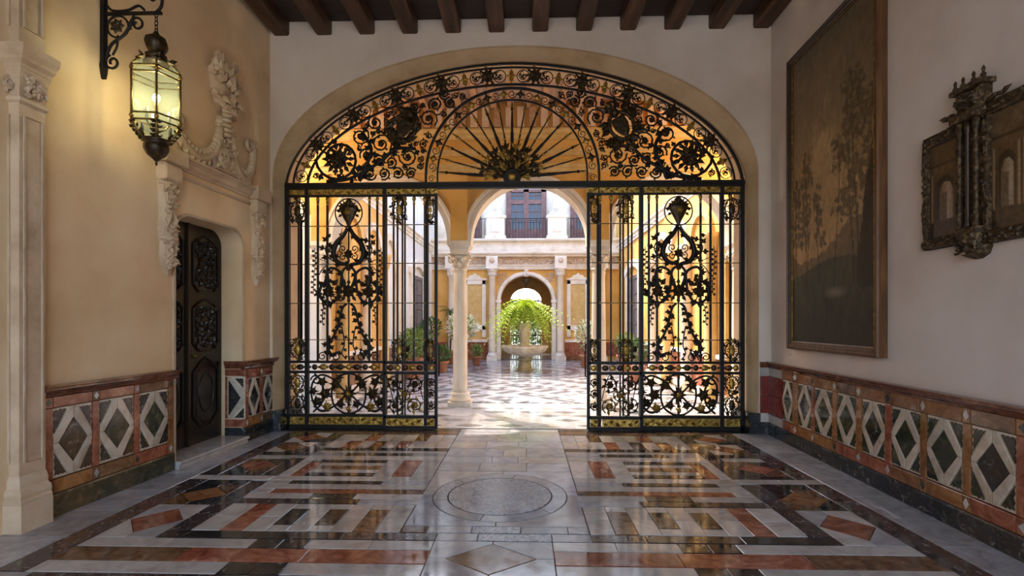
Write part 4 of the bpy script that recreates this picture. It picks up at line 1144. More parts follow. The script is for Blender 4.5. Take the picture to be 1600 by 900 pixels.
for k in range(6):
    a = LA + pi / 3 * k; ca, sa = cos(a), sin(a); a2 = a + pi / 3
    Q(MB().tube([(HR * ca, HR * sa, .35), (HR * ca, HR * sa, .845)], .010, 5), 'corner_bar')
    P3 = [(HR * ca, HR * sa, .84), (.165 * ca, .165 * sa, .90), (.11 * ca, .11 * sa, .945), (.07 * ca, .07 * sa, .985)]
    Q(MB().tube(P3, .008, 4), 'roof_bar')
    Q(MB().ball((HR * ca, HR * sa, .812), .020, 7, 4), 'corner_boss', 'gilt'); Q(MB().ball((HR * ca, HR * sa, .39), .020, 7, 4), 'corner_boss', 'gilt')
    def pane(pa, pb, z0, z1, r0, r1):
        v = []
        for off in (0, .004):
            for (r, z) in ((r0, z0), (r1, z1)):
                for aa in (a, a2): v.append(((r - off) * cos(aa), (r - off) * sin(aa), z))
        return MB().add(v, [(0, 1, 3, 2), (4, 6, 7, 5), (0, 2, 6, 4), (1, 5, 7, 3), (0, 4, 5, 1), (2, 3, 7, 6)])
    Q(pane(a, a2, .425, .78, HR - .004, HR - .004), 'pane', 'glass'); Q(pane(a, a2, .79, .835, HR - .004, HR - .004), 'pane', 'glass')
    Q(pane(a, a2, .365, .415, HR - .004, HR - .004), 'pane', 'glass'); Q(pane(a, a2, .845, .935, HR - .005, .12), 'roof_pane', 'glass'); Q(pane(a, a2,   .245, .37, .11, HR - .006), 'lower_pane', 'glass')
    o = Q(MB().tube([(HR * ca, HR * sa, .37), (.16 * ca, .16 * sa, .28), (.12 * ca, .12 * sa, .24), (.09 * ca, .10 * sa, .22)], .009, 4), 'lower_bar')
    bb = MB()
    for j in range(4):
        rr_ = .19 - .025 * j; zz = .34 - .035 * j
        bb.leaf((rr_ * ca, rr_ * sa, zz), (cos(a + 1.3), sin(a + 1.3), .3), .055, .04); bb.leaf((rr_ * ca, rr_ * sa, zz), (cos(a - 1.3), sin(a - 1.3), .3), .055, .04)
    bb.tube([(.12 * ca, .12 * sa, .25), (.12 * ca, .12 * sa, .35)], .012, 5); bb.build('leaf_spray', 'bronze', o)
Q(MB().lathe([(.004, .0), (.012, .02), (.006, .035), (.03, .06), (.075, .10), (.10, .15), (.105, .19), (.085, .20), (.115, .215), (.12, .235), (.06, .24)], 14, rib=-.10), 'cup', 'bronze')
Q(MB().lathe([(.05, .24), (.05, .26), (.02, .27), (.015, .60)], 10), 'lamp_stem', 'brass')
for k in range(3):
    a = 2 * pi * k / 3 + .4
    c = Q(MB().lathe([(.012, .38), (.012, .50)], 8, Matrix.Translation((.10 * cos(a), .10 * sin(a), 0))), 'candle_tube', 'candle')
    Q(MB().tube([(0, 0, .30), (.06 * cos(a), .06 * sin(a), .33), (.10 * cos(a), .10 * sin(a), .38)], .006, 4), 'lamp_arm', 'brass')
Q(MB().ball((0, 0, .62), .030, 12, 8, sq=(1, 1, 1.25)), 'bulb', 'bulb')
lamp('lantern_light', 'POINT', (LX, LY, 3.03 + .62), 18, (1.0, .87, .66), shadow_soft_size=.06)

# ================================================================== PICTURES AND SWITCH ON THE RIGHT WALL
def paint_grid(name, u0, u1, z0, z1, h, nu, nz, fcol, mat, parent):
    v, f, cs = [], [], []
    for j in range(nz + 1):
        for i in range(nu + 1):
            s, t = i / nu, j / nz
            v.append(RW(u0 + (u1 - u0) * s, z0 + (z1 - z0) * t, h)); cs.append((*fcol(s, t), 1))
    for j in range(nz):
        for i in range(nu):
            a = j * (nu + 1) + i; f.append((a, a + 1, a + nu + 2, a + nu + 1))
    me = bpy.data.meshes.new(name); me.from_pydata(v, [], f)
    at = me.color_attributes.new('paint', 'FLOAT_COLOR', 'POINT')
    at.data.foreach_set('color', [c for q_ in cs for c in q_])
    me.materials.append(M[mat]); return link(name, me, parent)
mix = lambda a, b, t: tuple(x + (y - x) * max(0, min(1, t)) for x, y in zip(a, b))
def nz(x, y, sc, o=4, seed=0): return noise.fractal(Vector((x * sc, y * sc, seed)), .8, 2.0, o)
BLOBS = []
_q = random.Random(17)
for tx, tb, tt, tw, n_ in ((.24, .20, .80, .17, 60), (.07, .24, .72, .14, 46), (.62, .23, .52, .09, 22), (.80, .20, .66, .13, 44), (.93, .22, .56, .10, 30), (.40, .20, .60, .07, 14)):
    for k in range(n_):
        f_ = _q.random() ** .8
        BLOBS.append((tx + _q.gauss(0, tw * .42) * (1.15 - .7 * f_), tb + (tt - tb) * (.32 + .68 * f_), _q.uniform(.018, .05) * (tw / .12)))
TRUNKS = [(.24, .20, .78), (.20, .20, .70), (.07, .20, .70), (.62, .22, .50), (.80, .19, .64), (.83, .19, .58), (.93, .20, .54), (.40, .20, .56)]
def landscape(s, t):
    y = t
    c = mix((.46, .28, .125), (.19, .135, .07), (y - .32) / .5)
    cl = nz(s, y * 1.8, 2.6, 5, 3)
    c = mix(c, (.48, .31, .15), (cl - .05) * 1.4 * (1 - abs(y - .62) * 1.6))
    c = mix(c, (.068, .058, .04), (y - .80) * 2.8 + cl * .4)
    hill = .33 + .05 * sin(s * 5 + 1) + .02 * nz(s, y, 6)
    if y < hill: c = mix((.20, .13, .06), (.10, .075, .036), (hill - y) * 7 + .4 * nz(s, y, 9, 5, 8))
    if y < .245 + .03 * sin(s * 4): c = mix((.075, .066, .036), (.036, .028, .014), (.23 - y) * 6 + .5 * nz(s, y, 12, 5, 4))
    d = hypot((s - .42) / .16, (y - .165) / .022)
    if d < 1: c = mix(c, (.19, .15, .10), (1 - d) * 1.2)
    for tx, tb, tt in TRUNKS:
        lean = tx + .03 * sin((y - tb) * 9 + tx * 20)
        if tb - .02 < y < tt and abs(s - lean) < .004 + .008 * max(0, tt - y): c = mix(c, (.04, .027, .013), .8)
    m = 0
    for bx_, by_, r in BLOBS:
        dx_, dy_ = s - bx_, (y - by_) * 2.1
        if abs(dx_) < r * 1.6 and abs(dy_) < r * 1.6:
            m = max(m, 1 - hypot(dx_, dy_) / (r * 1.5))
    if m > 0:
        m += .95 * nz(s, y * 2.1, 26, 5, 7)
        if m > .18: c = mix(c, mix((.050, .038, .018), (.13, .092, .042), .5 + 1.2 * nz(s, y * 2, 34, 3, 3)), min(.85, (m - .18) * 2.2))
    if s < .17 and y < .55:
        e = .19 - (y - .2) * .40 + .03 * nz(s, y, 8)
        if s < e and y > .17: c = mix(c, (.030, .020, .010), .9)
    g = .9 + .22 * nz(s, y, 30, 3, 12)
    return tuple(max(.004, x * g) for x in c)
FU0, FU1, FZ0, FZ1 = 1.386, 3.13, 1.255, 4.98
pic = empty('landscape_painting', (*RP, 0), RR)
tag(pic, 'tall dark landscape painting with trees in a brown wooden frame', 'painting')
FW_ = .10
paint_grid('canvas', FU0 + FW_ - .01, FU1 - FW_ + .01, FZ0 + FW_ - .01, FZ1 - FW_ + .01, .0, 110, 240, landscape, 'canvas', pic)
MB().box(FU0 + .01, FU1 - .01, -.05, -.004, FZ0 + .01, FZ1 - .01).build('backing_board', 'frame_dark', pic)
FP = [(0, -.05), (0, .03), (.012, .045), (.03, .045), (.036, .034), (.062, .030), (.070, .018), (.085, .016), (.10, .004), (.10, -.05)]
def frame_side(ax, name, mat='frame'):
    b = MB()
    cs = [(FU0, FZ0), (FU1, FZ0), (FU1, FZ1), (FU0, FZ1)]
    a, c = cs[ax], cs[(ax + 1) % 4]
    sg = lambda p, w: (p[0] + (w if p[0] == FU0 else -w), p[1] + (w if p[1] == FZ0 else -w))
    b.loft([[RW(*sg(p, w), h) for w, h in FP] for p in (a, c)])
    b.build(name, mat, pic)
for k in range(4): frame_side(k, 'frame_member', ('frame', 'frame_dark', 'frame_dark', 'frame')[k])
b = MB().tube([RW(u, z, .012) for u, z in rect(FU0 + .093, FU1 - .093, FZ0 + .093, FZ1 - .093)], .007, 4, True, smooth=False); b.build('gilt_slip', 'gilt', pic)
sw = slab(rect(3.17, 3.25, 1.165, 1.255), RW, PL, PL + .014, 0, .006).build('switch_plate', 'plastic', None, (*RP, 0), (0, 0, RR))
tag(sw, 'small beige switch plate on the wall below the painting', 'switch')
slab(rect(3.185, 3.208, 1.185, 1.235), RW, PL + .012, PL + .022, 0, .003).build('rocker', 'plastic', sw); slab(rect(3.212, 3.235, 1.185, 1.235), RW, PL + .012, PL + .022, 0, .003).build('rocker', 'plastic', sw)

tri = empty('carved_triptych', (*RP, 0), RR)
tag(tri, 'dark carved triptych of painted arcades with colonnettes and a crest', 'triptych')
T = lambda b, n, m='ebony': b.build(n, m, tri)
def arcade_paint(s, t, wide):
    c = mix((.06, .037, .018), (.14, .088, .044), t * .8 + .2 * nz(s, t, 7))
    if t < .16: c = mix((.07, .045, .022), (.025, .015, .008), nz(s, t, 14) + .5)
    n = 3 if wide else 1
    q_ = (s * n) % 1
    if .16 <= t < .70:
        if q_ < .12 or q_ > .88: c = (.32, .21, .11) if .03 < q_ < .10 or .90 < q_ < .97 else (.08, .048, .024)
        elif hypot((q_ - .5) / .36, max(0, t - .50) / .15) < 1 and t > .18:
            c = (.028, .018, .010)
            if hypot((q_ - .45) / .22, max(0, t - .46) / .12) < 1: c = mix((.40, .30, .20), (.16, .105, .06), abs(q_ - .36) * 4 + .3 * nz(s, t, 18))
            if .42 < q_ < .62 and t < .47: c = mix((.09, .06, .033), (.16, .11, .06), nz(s, t, 22) + .4)
            if q_ < .22 or q_ > .78: c = mix((.10, .065, .032), (.05, .03, .016), (q_ * 30) % 1)
    if .70 <= t < .76: c = (.15, .095, .048) if int(s * 60) % 2 else (.11, .07, .034)
    if t >= .76 and wide: c = mix((.17, .115, .062), (.09, .058, .030), .5 + nz(s, t, 9, 5, 2))
    if .76 <= t < .79: c = (.05, .03, .016)
    g = .85 + .3 * nz(s, t, 26, 3, 5)
    return tuple(max(.004, x * g) for x in c)
def tri_panel(u0, u1, z0, z1, wide):
    paint_grid('painted_panel', u0 + .05, u1 - .05, z0 + .09, z1 - .09, PL + .03, 70 if wide else 34, 70, lambda s, t: arcade_paint(s, t, wide), 'print', tri)
    T(MB().box(u0, u1, PL, PL + .026, z0, z1), 'backing_board')
    for a, b, c, d in ((u0, u0 + .05, z0, z1), (u1 - .05, u1, z0, z1), (u0, u1, z0, z0 + .09), (u0, u1, z1 - .09, z1)):
        o = T(slab(rect(a, b, c, d), RW, PL, PL + .06, 0, .012), 'frame_member')
        relief(MB(), RW, a + .004, b - .004, c + .004, d - .004, PL + .058, int(u0 * 97 + a * 31 + c * 7), 46, .045, .016).build('carving', 'ebony', o)
tri_panel(.50, .89, 2.20, 3.13, False); tri_panel(-.42, .33, 2.17, 3.18, True); tri_panel(-.98, -.59, 2.20, 3.13, False)
for u0 in (.33, -.59):
    um = u0 + .085
    T(slab(rect(u0 - .01, u0 + .18, 2.16, 3.2), RW, PL, PL + .045, 0, .01), 'column_backing')
    for du in (.015, .085, .155):
        z0, z1 = 2.30, 3.10
        o = T(MB().lathe([(.022, z0), (.022, z0 + .03), (.014, z0 + .05), (.017, z0 + .12), (.013, z0 + .2), (.016, z0 + .45), (.012, z1 - .1), (.022, z1 - .06), (.024, z1)], 10, Matrix.Translation((u0 + du, .035, 0))), 'colonnette', 'frame_dark' if du == .085 else 'ebony')
    o = T(slab(rect(u0 - .03, u0 + .20, 3.10, 3.17), RW, PL, PL + .14, 0, .015), 'entablature')
    o = T(slab(rect(u0 - .02, u0 + .19, 3.17, 3.33), RW, PL, PL + .09, 0, .02), 'crest')
    relief(MB(), RW, u0 - .01, u0 + .18, 3.18, 3.32, PL + .09, 7, 60, .06, .03).build('carving', 'ebony', o)
    o = T(slab(rect(u0 - .05, u0 + .22, 3.33, 3.365), RW, PL, PL + .12, 0, .01), 'crest_cornice')
    for du in (-.04, .04, .13, .20):
        T(MB().lathe([(.014, 3.365), (.018, 3.39), (.008, 3.40), (.012, 3.43), (.003, 3.45)], 8, Matrix.Translation((u0 + du, .03, 0))), 'pinnacle')
    for sg, ub in ((1, u0 + .2), (-1, u0 - .03)):
        b = MB().tube([RW(ub + sg * .01, 3.18, PL + .05), RW(ub + sg * .07, 3.215, PL + .05), RW(ub + sg * .13, 3.20, PL + .05)], .016, 5); b.leaf(RW(ub + sg * .10, 3.20, PL + .05), Vector(RW(sg, .3, 0)), .10, .05); T(b, 'side_scroll')
    b = MB(); b.loft([[RW(um + w * x, z, PL + d * y_) for x, y_ in ((-1, 0), (-.8, .8), (0, 1), (.8, .8), (1, 0))] for z, w, d in ((2.07, .03, .03), (2.10, .09, .08), (2.15, .11, .11), (2.20, .10, .12), (2.27, .12, .13), (2.30, .12, .12))])
    o = T(b, 'pendant_bracket'); relief(MB(), RW, um - .09, um + .09, 2.09, 2.27, PL + .10, 8, 40, .05, .03).build('carving', 'ebony', o)

# ================================================================== GALLERY AND ARCADE
Y1, Y2 = 9.15, 9.50
cf = MB(); cf.box(-9, 9, 7.66, 21.0, -.3, -.012)
cfloor = cf.build('floor_courtyard', 'grout'); tag(cfloor, 'courtyard and gallery floor paved in white and grey marble', 'floor', kind='structure')
def ctile(poly, mat, name='paving_slab', h=0.0):
    return slab(poly, FL, -.014, h, .0012, .002).build(name, mat, cfloor)
for i in range(14):
    for j, (ya, yb) in enumerate(((7.30, 7.78), (7.78, 8.30), (8.30, 8.76), (8.76, 9.20), (9.20, 9.55))):
        x0 = -7.0 + i * 1.0 + (.5 if j % 2 else 0) - .23
        if x0 > 7: continue
        ctile(rect(x0, x0 + 1.0, ya, yb), ('court_slab', 'pale_floor', 'court_slab', 'gray')[(i * 3 + j) % 4])
for i in range(-5, 6):
    for j, yy in enumerate((7.50, 7.92, 8.28, 8.62, 8.98)):
        xx = XM + i * .62 + (.0 if j % 2 == 0 else .31)
        m = 'green' if (i == 0 and j == 2) else ('red' if (i + j) % 4 == 1 else 'dark_floor')
        ctile([(xx, yy - .12), (xx + .22, yy), (xx, yy + .12), (xx - .22, yy)], 'cream' if m == 'green' else 'gray' if m == 'red' else m, 'marble_lozenge', .0015)
# courtyard: chequer laid on the diagonal
D = .30
near, far_b = 0, {'gray': MB(), 'pale_floor': MB(), 'dark_floor': MB(), 'cream': MB(), 'court_slab': MB()}
for j in range(0, 75):
    for i in range(-14, 15):
        x = .06 + i * 2 * D / 2 * 1.0 + (D / 2 if j % 2 else 0); y = 9.72 + j * D / 2
        if abs(x) > 3.72 or y > 20.35: continue
        rr_ = hypot(x, y - 16.0)
        k = (i * 2 + (j % 2) + j) // 2 if True else 0
        m = ('dark_floor', 'court_slab', 'pale_floor', 'court_slab')[(i + (j // 2) * 1 + (j % 2) * 2) % 4]
        if j % 2 == 0 and (abs(i) + j // 2) % 3 == 0: m = 'dark_floor'
        if abs(x) > 3.3: m = 'dark_floor' if abs(x) < 3.5 else 'cream'
        if 1.55 < rr_ < 1.85 or 2.2 < rr_ < 2.45: m = 'dark_floor'
        elif 1.85 <= rr_ <= 2.2: m = 'court_slab'
        poly = [(x, y - D / 2), (x + D / 2, y), (x, y + D / 2), (x - D / 2, y)]
        if near < 230:
            ctile(poly, m, 'paving_tile'); near += 1
        else:
            p0 = inset(poly, .003); far_b[m].loft([[(a, b_, -.014) for a, b_ in p0], [(a, b_, 0) for a, b_ in p0]])
for m, b in far_b.items():
    if b.v:
        o = b.build('distant_paving', m, cfloor); o['kind'] = 'stuff'
# arcade
COLX = [-6.54, -3.89, -1.24, 1.41, 4.06, 6.71]
AR, ASP = 1.10, 3.13
pol = [(9, 3.13), (9, 6.9), (-9, 6.9), (-9, 3.13)]
for a, b in zip(COLX, COLX[1:]):
    c = (a + b) / 2
    pol += [(c - AR * cos(pi * k / 20), ASP + AR * sin(pi * k / 20)) for k in range(21)]
b = MB().loft([[(x, Y1, z) for x, z in pol], [(x, Y2, z) for x, z in pol]])
arc = b.build('wall_arcade', 'ochre'); tag(arc, 'ochre arcade wall between the gallery and the courtyard', 'arcade', kind='structure')
for a, b_ in zip(COLX, COLX[1:]):
    c = (a + b_) / 2
    bb = MB(); bb.loft([[(c - r * cos(t), y, ASP + r * sin(t)) for r, y in ((AR - .004, Y1 - .02), (AR - .004, Y2 + .02), (AR + .14, Y2 + .02), (AR + .14, Y2), (AR + .02, Y2 - .1), (AR + .02, Y1 + .1), (AR + .16, Y1), (AR + .16, Y1 - .035), (AR + .11, Y1 - .035), (AR + .09, Y1 - .02))] for t in [pi * k / 24 for k in range(25)]])
    bb.build('archivolt', 'column', arc)
MOL = [(0, 0), (.03, 0), (.03, .04), (.05, .06), (.05, .10), (.09, .13), (.09, .16), (0, .18)]
for z, sc in ((4.40, 1.0), (4.72, .7), (5.02, 1.2)):
    sweep([(Y1 - o * sc, z + h * sc) for o, h in MOL], (-8.9, 8.9), lambda q_, o, h: (q_, o, h)).build('cornice', 'ochre_panel', arc)
for x in COLX:
    MB().box(x - .16, x + .16, Y1 - .04, Y1, 3.13, 4.40).build('pilaster_strip', 'ochre', arc)
for i in range(48):
    x = -5.2 + i * .22
    MB().box(x, x + .13, Y1 - .07, Y1, 5.24, 5.62).build('batten', 'soffit' if i % 3 else 'joist', arc)
for k, x in enumerate(COLX):
    c = empty('column', (x, (Y1 + Y2) / 2, 0))
    tag(c, ('column at the outer left end of the arcade, out behind the wall', 'white column behind the left gate panel, left of the narrow scrolls', 'slender cream marble column standing free left of the fountain', 'cream marble column behind the right gate leaf', 'column behind the right gate panel by the sunlit flank', 'column at the outer right end of the arcade')[k], 'column', 'arcade columns')
    Cc = lambda b, n, m='column': b.build(n, m, c)
    Cc(MB().box(-.215, .215, -.215, .215, 0, .085), 'plinth')
    Cc(MB().lathe([(.20, .085), (.215, .11), (.205, .145), (.165, .16), (.16, .19), (.185, .21), (.18, .24), (.15, .26)], 24), 'base')
    Cc(MB().lathe([(.15, .26), (.138, .32), (.137, 1.2), (.118, 2.52), (.118, 2.58), (.135, 2.59), (.135, 2.62)], 24), 'shaft')
    cp = Cc(MB().lathe([(.12, 2.62), (.125, 2.70), (.15, 2.80), (.20, 2.86)], 16), 'capital')
    for j in range(8):
        a = 2 * pi * j / 8
        bb = MB(); bb.leaf((.12 * cos(a), .12 * sin(a), 2.63), (cos(a) * .25, sin(a) * .25, 1), .16, .10, .3, (cos(a), sin(a), 0)); bb.leaf((.135 * cos(a + .4), .135 * sin(a + .4), 2.70), (cos(a + .4) * .5, sin(a + .4) * .5, 1), .14, .08, .3, (cos(a), sin(a), 0))
        bb.build('acanthus_leaf', 'column', cp)
    for sx in (-1, 1):
        for sy in (-1, 1):
            MB().tube([(sx * (.17 + p[0]), sy * .17, 2.83 + p[2]) for p in spiral(0, 0, .045, .01, 0, 1.3 * sx, 12)], .015, 5).build('volute', 'column', cp)
    Cc(MB().loft([[(-w, -w, z), (w, -w, z), (w, w, z), (-w, w, z)] for w, z in ((.19, 2.87), (.20, 2.90), (.175, 2.92), (.175, 2.98), (.20, 3.02), (.225, 3.05), (.225, 3.13))]), 'impost_block')
for s in (-1, 1):      # warm fill lamps added to brighten the gallery, unseen beside the arch
    gl = empty('gallery_fill_fixture', (s * 4.75 - .2, 8.3, 4.2)); tag(gl, 'added unseen fill lamp in a brass fixture %s of the great arch, behind the wall' % ('left' if s < 0 else 'right'), 'lantern', 'added fill lamps')
    MB().lathe([(.02, .62), (.05, .57), (.06, .52), (.03, .50)], 8).build('canopy', 'brass', gl); MB().tube([(0, 0, .6), (0, 0, 1.5)], .01, 4).build('rod', 'iron', gl)
    MB().ball((0, 0, .30), .04, 10, 6).build('bulb', 'bulb', gl); MB().lathe([(.02, 0), (.10, .06), (.12, .10), (.05, .12)], 8).build('cup', 'brass', gl)
    for k in range(6): MB().tube([(.12 * cos(k * pi / 3), .12 * sin(k * pi / 3), .10), (.13 * cos(k * pi / 3), .13 * sin(k * pi / 3), .48)], .006, 4).build('bar', 'brass', gl)
    lamp('gallery_fill', 'POINT', (s * 4.75 - .2, 8.3, 4.5), 330, (1.0, .68, .36), shadow_soft_size=.10)
# gallery ceiling on joists, end walls, roofs over gallery and hall
gc = MB().box(-9, 9, 7.60, 9.2, 5.74, 5.95)
gceil = gc.build('ceiling_gallery', 'soffit'); tag(gceil, 'warm timber gallery ceiling on joists', 'ceiling', kind='structure')
for i in range(40):
    x = -6.4 + i * .32
    MB().box(x, x + .11, 7.66, 9.16, 5.60, 5.75).build('joist', 'joist', gceil)
for s, nm in ((-1, 'left'), (1, 'right')):
    x0, x1 = sorted((s * 7.6, s * 8.0)); w = MB().box(x0, x1, 7.6, 9.6, 0, 5.9).build('wall_gallery_' + nm, 'ochre'); tag(w, 'ochre end wall of the gallery, ' + nm, 'wall', kind='structure')
    # blind bays of the arcade beyond the courtyard flanks
    x0, x1 = sorted((s * 4.10, s * 8.0)); w = MB().box(x0, x1, 9.56, 9.9, 0, 5.2).build('wall_bay_' + nm, 'ochre'); tag(w, 'ochre wall closing the arcade bay on the ' + nm, 'wall', kind='structure')
    for k in range(4):
        xx = s * (4.5 + .55 * k); MB().box(xx - .11, xx + .11, 9.50, 9.56, .9, 4.3).build('pilaster_strip', 'column' if k % 2 else 'ochre_panel', w)
rf = MB().box(-9, 9, -4.2, 9.6, 6.3, 6.6).build('roof', 'roof'); tag(rf, 'flat roof over hall and gallery', 'roof', kind='structure')

# ================================================================== COURTYARD FLANKS
def flank(s, top):
    nm = 'left' if s < 0 else 'right'
    X = lambda d: s * (3.9 + d)          # d = into the wall
    bx = lambda d0, d1, y0, y1, z0, z1: MB().box(*sorted((X(d0), X(d1))), y0, y1, z0, z1)
    w = bx(0, .6, 9.5, 21.5, 0, top).build('wall_courtyard_' + nm, 'ochre' if s > 0 else 'pale_wall'); tag(w, 'courtyard flank on the %s with columns and a window' % nm, 'wall', kind='structure')
    bx(-.03, 0, 9.5, 13.6, .95, top - 1.2).build('plaster_field', 'ochre', w)
    bx(-.06, 0, 9.5, 20.5, .0, .18).build('base_course', 'court_white', w); 
    for k in range(7):
        bx(-.045, 0, 9.52 + k * 1.57, 9.52 + (k + 1) * 1.57 - .01, .18, .85).build('dado_slab', 'red' if s > 0 else 'orange', w)
    bx(-.09, 0, 9.5, 20.5, .86, .95).build('dado_rail', 'court_white', w)
    for y in (10.0, 11.5, 13.0, 14.5):
        e = MB().lathe([(.20, .0), (.20, .2), (.15, .26), (.14, 1.5), (.12, 3.0), (.15, 3.05), (.20, 3.3), (.22, 3.4)], 16, Matrix.Translation((X(-.10), y, 0)))
        e.build('engaged_column', 'column' if y in (11.5, 14.5) else 'ochre_panel', w)
    for y in (10.75, 12.25, 13.75):
        bb = MB(); bb.loft([[(X(-d), y - r * cos(t), 3.4 + r * sin(t)) for r, d in ((.53, 0), (.53, .10), (.72, .10), (.72, 0))] for t in [pi * k / 14 for k in range(15)]]); bb.build('blind_arch', 'ochre_panel' if y < 12 else 'column', w)
    sweep([(o * 1.6, 4.5 + h * 1.6) for o, h in MOL], (9.5, 20.5), lambda q_, o, h: (X(-o), q_, h)).build('cornice', 'court_white', w)
    sweep([(o * 2, top - .36 + h * 2) for o, h in MOL], (9.5, 20.5), lambda q_, o, h: (X(-o), q_, h)).build('eaves_cornice', 'court_white', w)
    for n_, yc in enumerate((17.4,)):
        wdn = bx(-.02, .0, yc - .85, yc + .85, .96, 3.25).build('window_%d' % (2 if s < 0 else 3), 'shutter_gray'); tag(wdn, 'grey shuttered window in the courtyard flank on the ' + nm, 'window', kind='structure')
        for a in (-.85, 0, .85): bx(-.05, 0, yc + a - .04, yc + a + .04, .96, 3.25).build('sash', 'shutter_gray', wdn)
        for k in range(5): bx(-.045, 0, yc - .85, yc + .85, 1.0 + k * .53, 1.05 + k * .53).build('glazing_bar', 'shutter_gray', wdn)
        for a in (-1.08, .86): bx(-.10, 0, yc + a, yc + a + .22, .95, 3.3).build('window_jamb', 'court_white', wdn)
        bb = MB(); bb.loft([[(X(-d), yc + u, z) for u, z, d in ((-1.2 * q_ if 0 else -1.2 + 2.4 * q_, 3.25 + .32 * sin(pi * q_), 0), (-1.2 + 2.4 * q_, 3.25 + .32 * sin(pi * q_), .12), (-1.2 + 2.4 * q_, 3.48 + .34 * sin(pi * q_), .14), (-1.2 + 2.4 * q_, 3.48 + .34 * sin(pi * q_), 0))] for q_ in [k / 10 for k in range(11)]]); bb.build('window_hood', 'court_white', wdn)
        bx(-.14, 0, yc - 1.15, yc + 1.15, .88, .97).build('window_sill', 'court_white', wdn)
    return w
flank(-1, 6.6); flank(1, 6.6)

# ================================================================== FAR WALL OF THE COURTYARD
FY, FX = 20.5, .06
pol = [(FX + 1.09, -.02)] + [(FX + 1.09 * cos(pi * k / 28), 2.50 + 1.06 * sin(pi * k / 28)) for k in range(29)] + [(FX - 1.09, -.02), (-4.2, -.02), (-4.2, 5.0), (4.3, 5.0), (4.3, -.02)]
b = MB().loft([[(x, FY, z) for x, z in pol], [(x, FY + .7, z) for x, z in pol]])
fw = b.build('wall_far', 'ochre'); tag(fw, 'ornate ochre and white facade across the far side of the courtyard', 'wall', kind='structure')
F = lambda b, n, m='court_white', p=None: b.build(n, m, p or fw)
bb = MB(); bb.loft([[(FX + r * cos(t), y, 2.50 + r * .975 * sin(t)) for r, y in ((1.085, FY + .3), (1.085, FY - .05), (1.14, FY - .07), (1.22, FY - .06), (1.25, FY - .03), (1.25, FY))] for t in [pi * k / 28 for k in range(29)]]); F(bb, 'archivolt')
for s in (-1, 1):
    a, b_ = sorted((FX + s * 1.08, FX + s * 1.25))
    F(MB().box(a, b_, FY - .06, FY + .3, 0, 2.42), 'jamb'); F(MB().box(a - .03, b_ + .03, FY - .10, FY + .3, 2.42, 2.53), 'impost')
    for x in (1.42, 3.12):
        x = FX + s * x
        o = F(MB().lathe([(.165, .33), (.15, .40), (.145, 1.8), (.125, 3.42), (.15, 3.45)], 20, Matrix.Translation((x, FY - .22, 0))), 'column', 'column')
        F(MB().box(x - .22, x + .22, FY - .44, FY, 0, .16), 'column_base', 'court_white', o); F(MB().lathe([(.21, .16), (.22, .22), (.17, .27), (.18, .33)], 18, Matrix.Translation((x, FY - .22, 0))), 'column_base', 'court_white', o)
        bb = MB().lathe([(.13, 3.45), (.15, 3.6), (.21, 3.72), (.23, 3.74), (.23, 3.80)], 12, Matrix.Translation((x, FY - .22, 0)))
        for k in range(8):
            a = 2 * pi * k / 8; bb.leaf((x + .13 * cos(a), FY - .22 + .13 * sin(a), 3.48), (cos(a) * .35, sin(a) * .35, 1), .22, .12, .3, (cos(a), sin(a), 0))
        F(bb, 'capital', 'court_white', o)
        F(MB().box(x - .24, x + .24, FY - .46, FY, 3.80, 4.32), 'entablature_break')
        F(MB().ball((x, FY - .47, 4.14), .11, 10, 6, sq=(1, .4, 1.1)), 'cartouche', 'court_relief')
    # framed panel with a little pediment
    xc = FX + s * 2.17
    F(MB().box(xc - .30, xc + .30, FY - .02, FY, 1.46, 3.17), 'panel_field', 'ochre_panel')
    for a, b_, c, d in ((-.47, -.30, .95, 3.36), (.30, .47, .95, 3.36), (-.47, .47, 3.17, 3.36), (-.47, .47, 1.25, 1.46)):
        F(slab(rect(xc + a, xc + b_, c, d), lambda x, z, h: (x, FY - h, z), 0, .07, 0, .02), 'panel_frame')
    bb = MB().loft([[(xc + x, y, z) for x, z in ((-.50, 3.36), (.50, 3.36), (.50, 3.42), (.28, 3.46), (.2, 3.55), (.08, 3.58), (0, 3.66), (-.08, 3.58), (-.2, 3.55), (-.28, 3.46), (-.50, 3.42))] for y in (FY - .09, FY)]); F(bb, 'panel_pediment')
    # marble dado
    a, b_ = sorted((FX + s * 1.62, FX + s * 2.92))
    F(MB().box(a, b_, FY - .03, FY, 0, .17), 'dado_base', 'orange')
    for k in range(2):
        F(slab(rect(a + k * (b_ - a) / 2, a + (k + 1) * (b_ - a) / 2, .17, .75), lambda x, z, h: (x, FY - h, z), 0, .04, .003, .005), 'dado_slab', 'red')
    F(MB().box(a, b_, FY - .07, FY, .75, .86), 'dado_rail')
    a, b_ = sorted((FX + s * 3.32, FX + s * 3.95)); F(slab(rect(a, b_, .17, .75), lambda x, z, h: (x, FY - h, z), 0, .04, .003, .005), 'dado_slab', 'red')
    # spandrel reliefs
    F(relief(MB(), lambda x, z, h: (x, FY - h, z), *sorted((FX + s * .78, FX + s * 1.20)), 3.2, 3.68, .01, 33 + s, 40, .09, .03), 'spandrel_relief', 'court_relief')
bb = MB(); relief(bb, lambda x, z, h: (x, FY - .10 - h, z), FX - .09, FX + .09, 3.45, 3.80, .04, 5, 24, .1, .04); bb.box(FX - .08, FX + .08, FY - .14, FY, 3.50, 3.80); F(bb, 'keystone')
F(sweep([(FY - o, 3.80 + h) for o, h in [(0, 0), (.12, 0), (.12, .05), (.15, .06), (.15, .12), (.20, .15), (.20, .18), (0, .18)]], (-4, 4.1), lambda q_, o, h: (q_, o, h)), 'architrave')
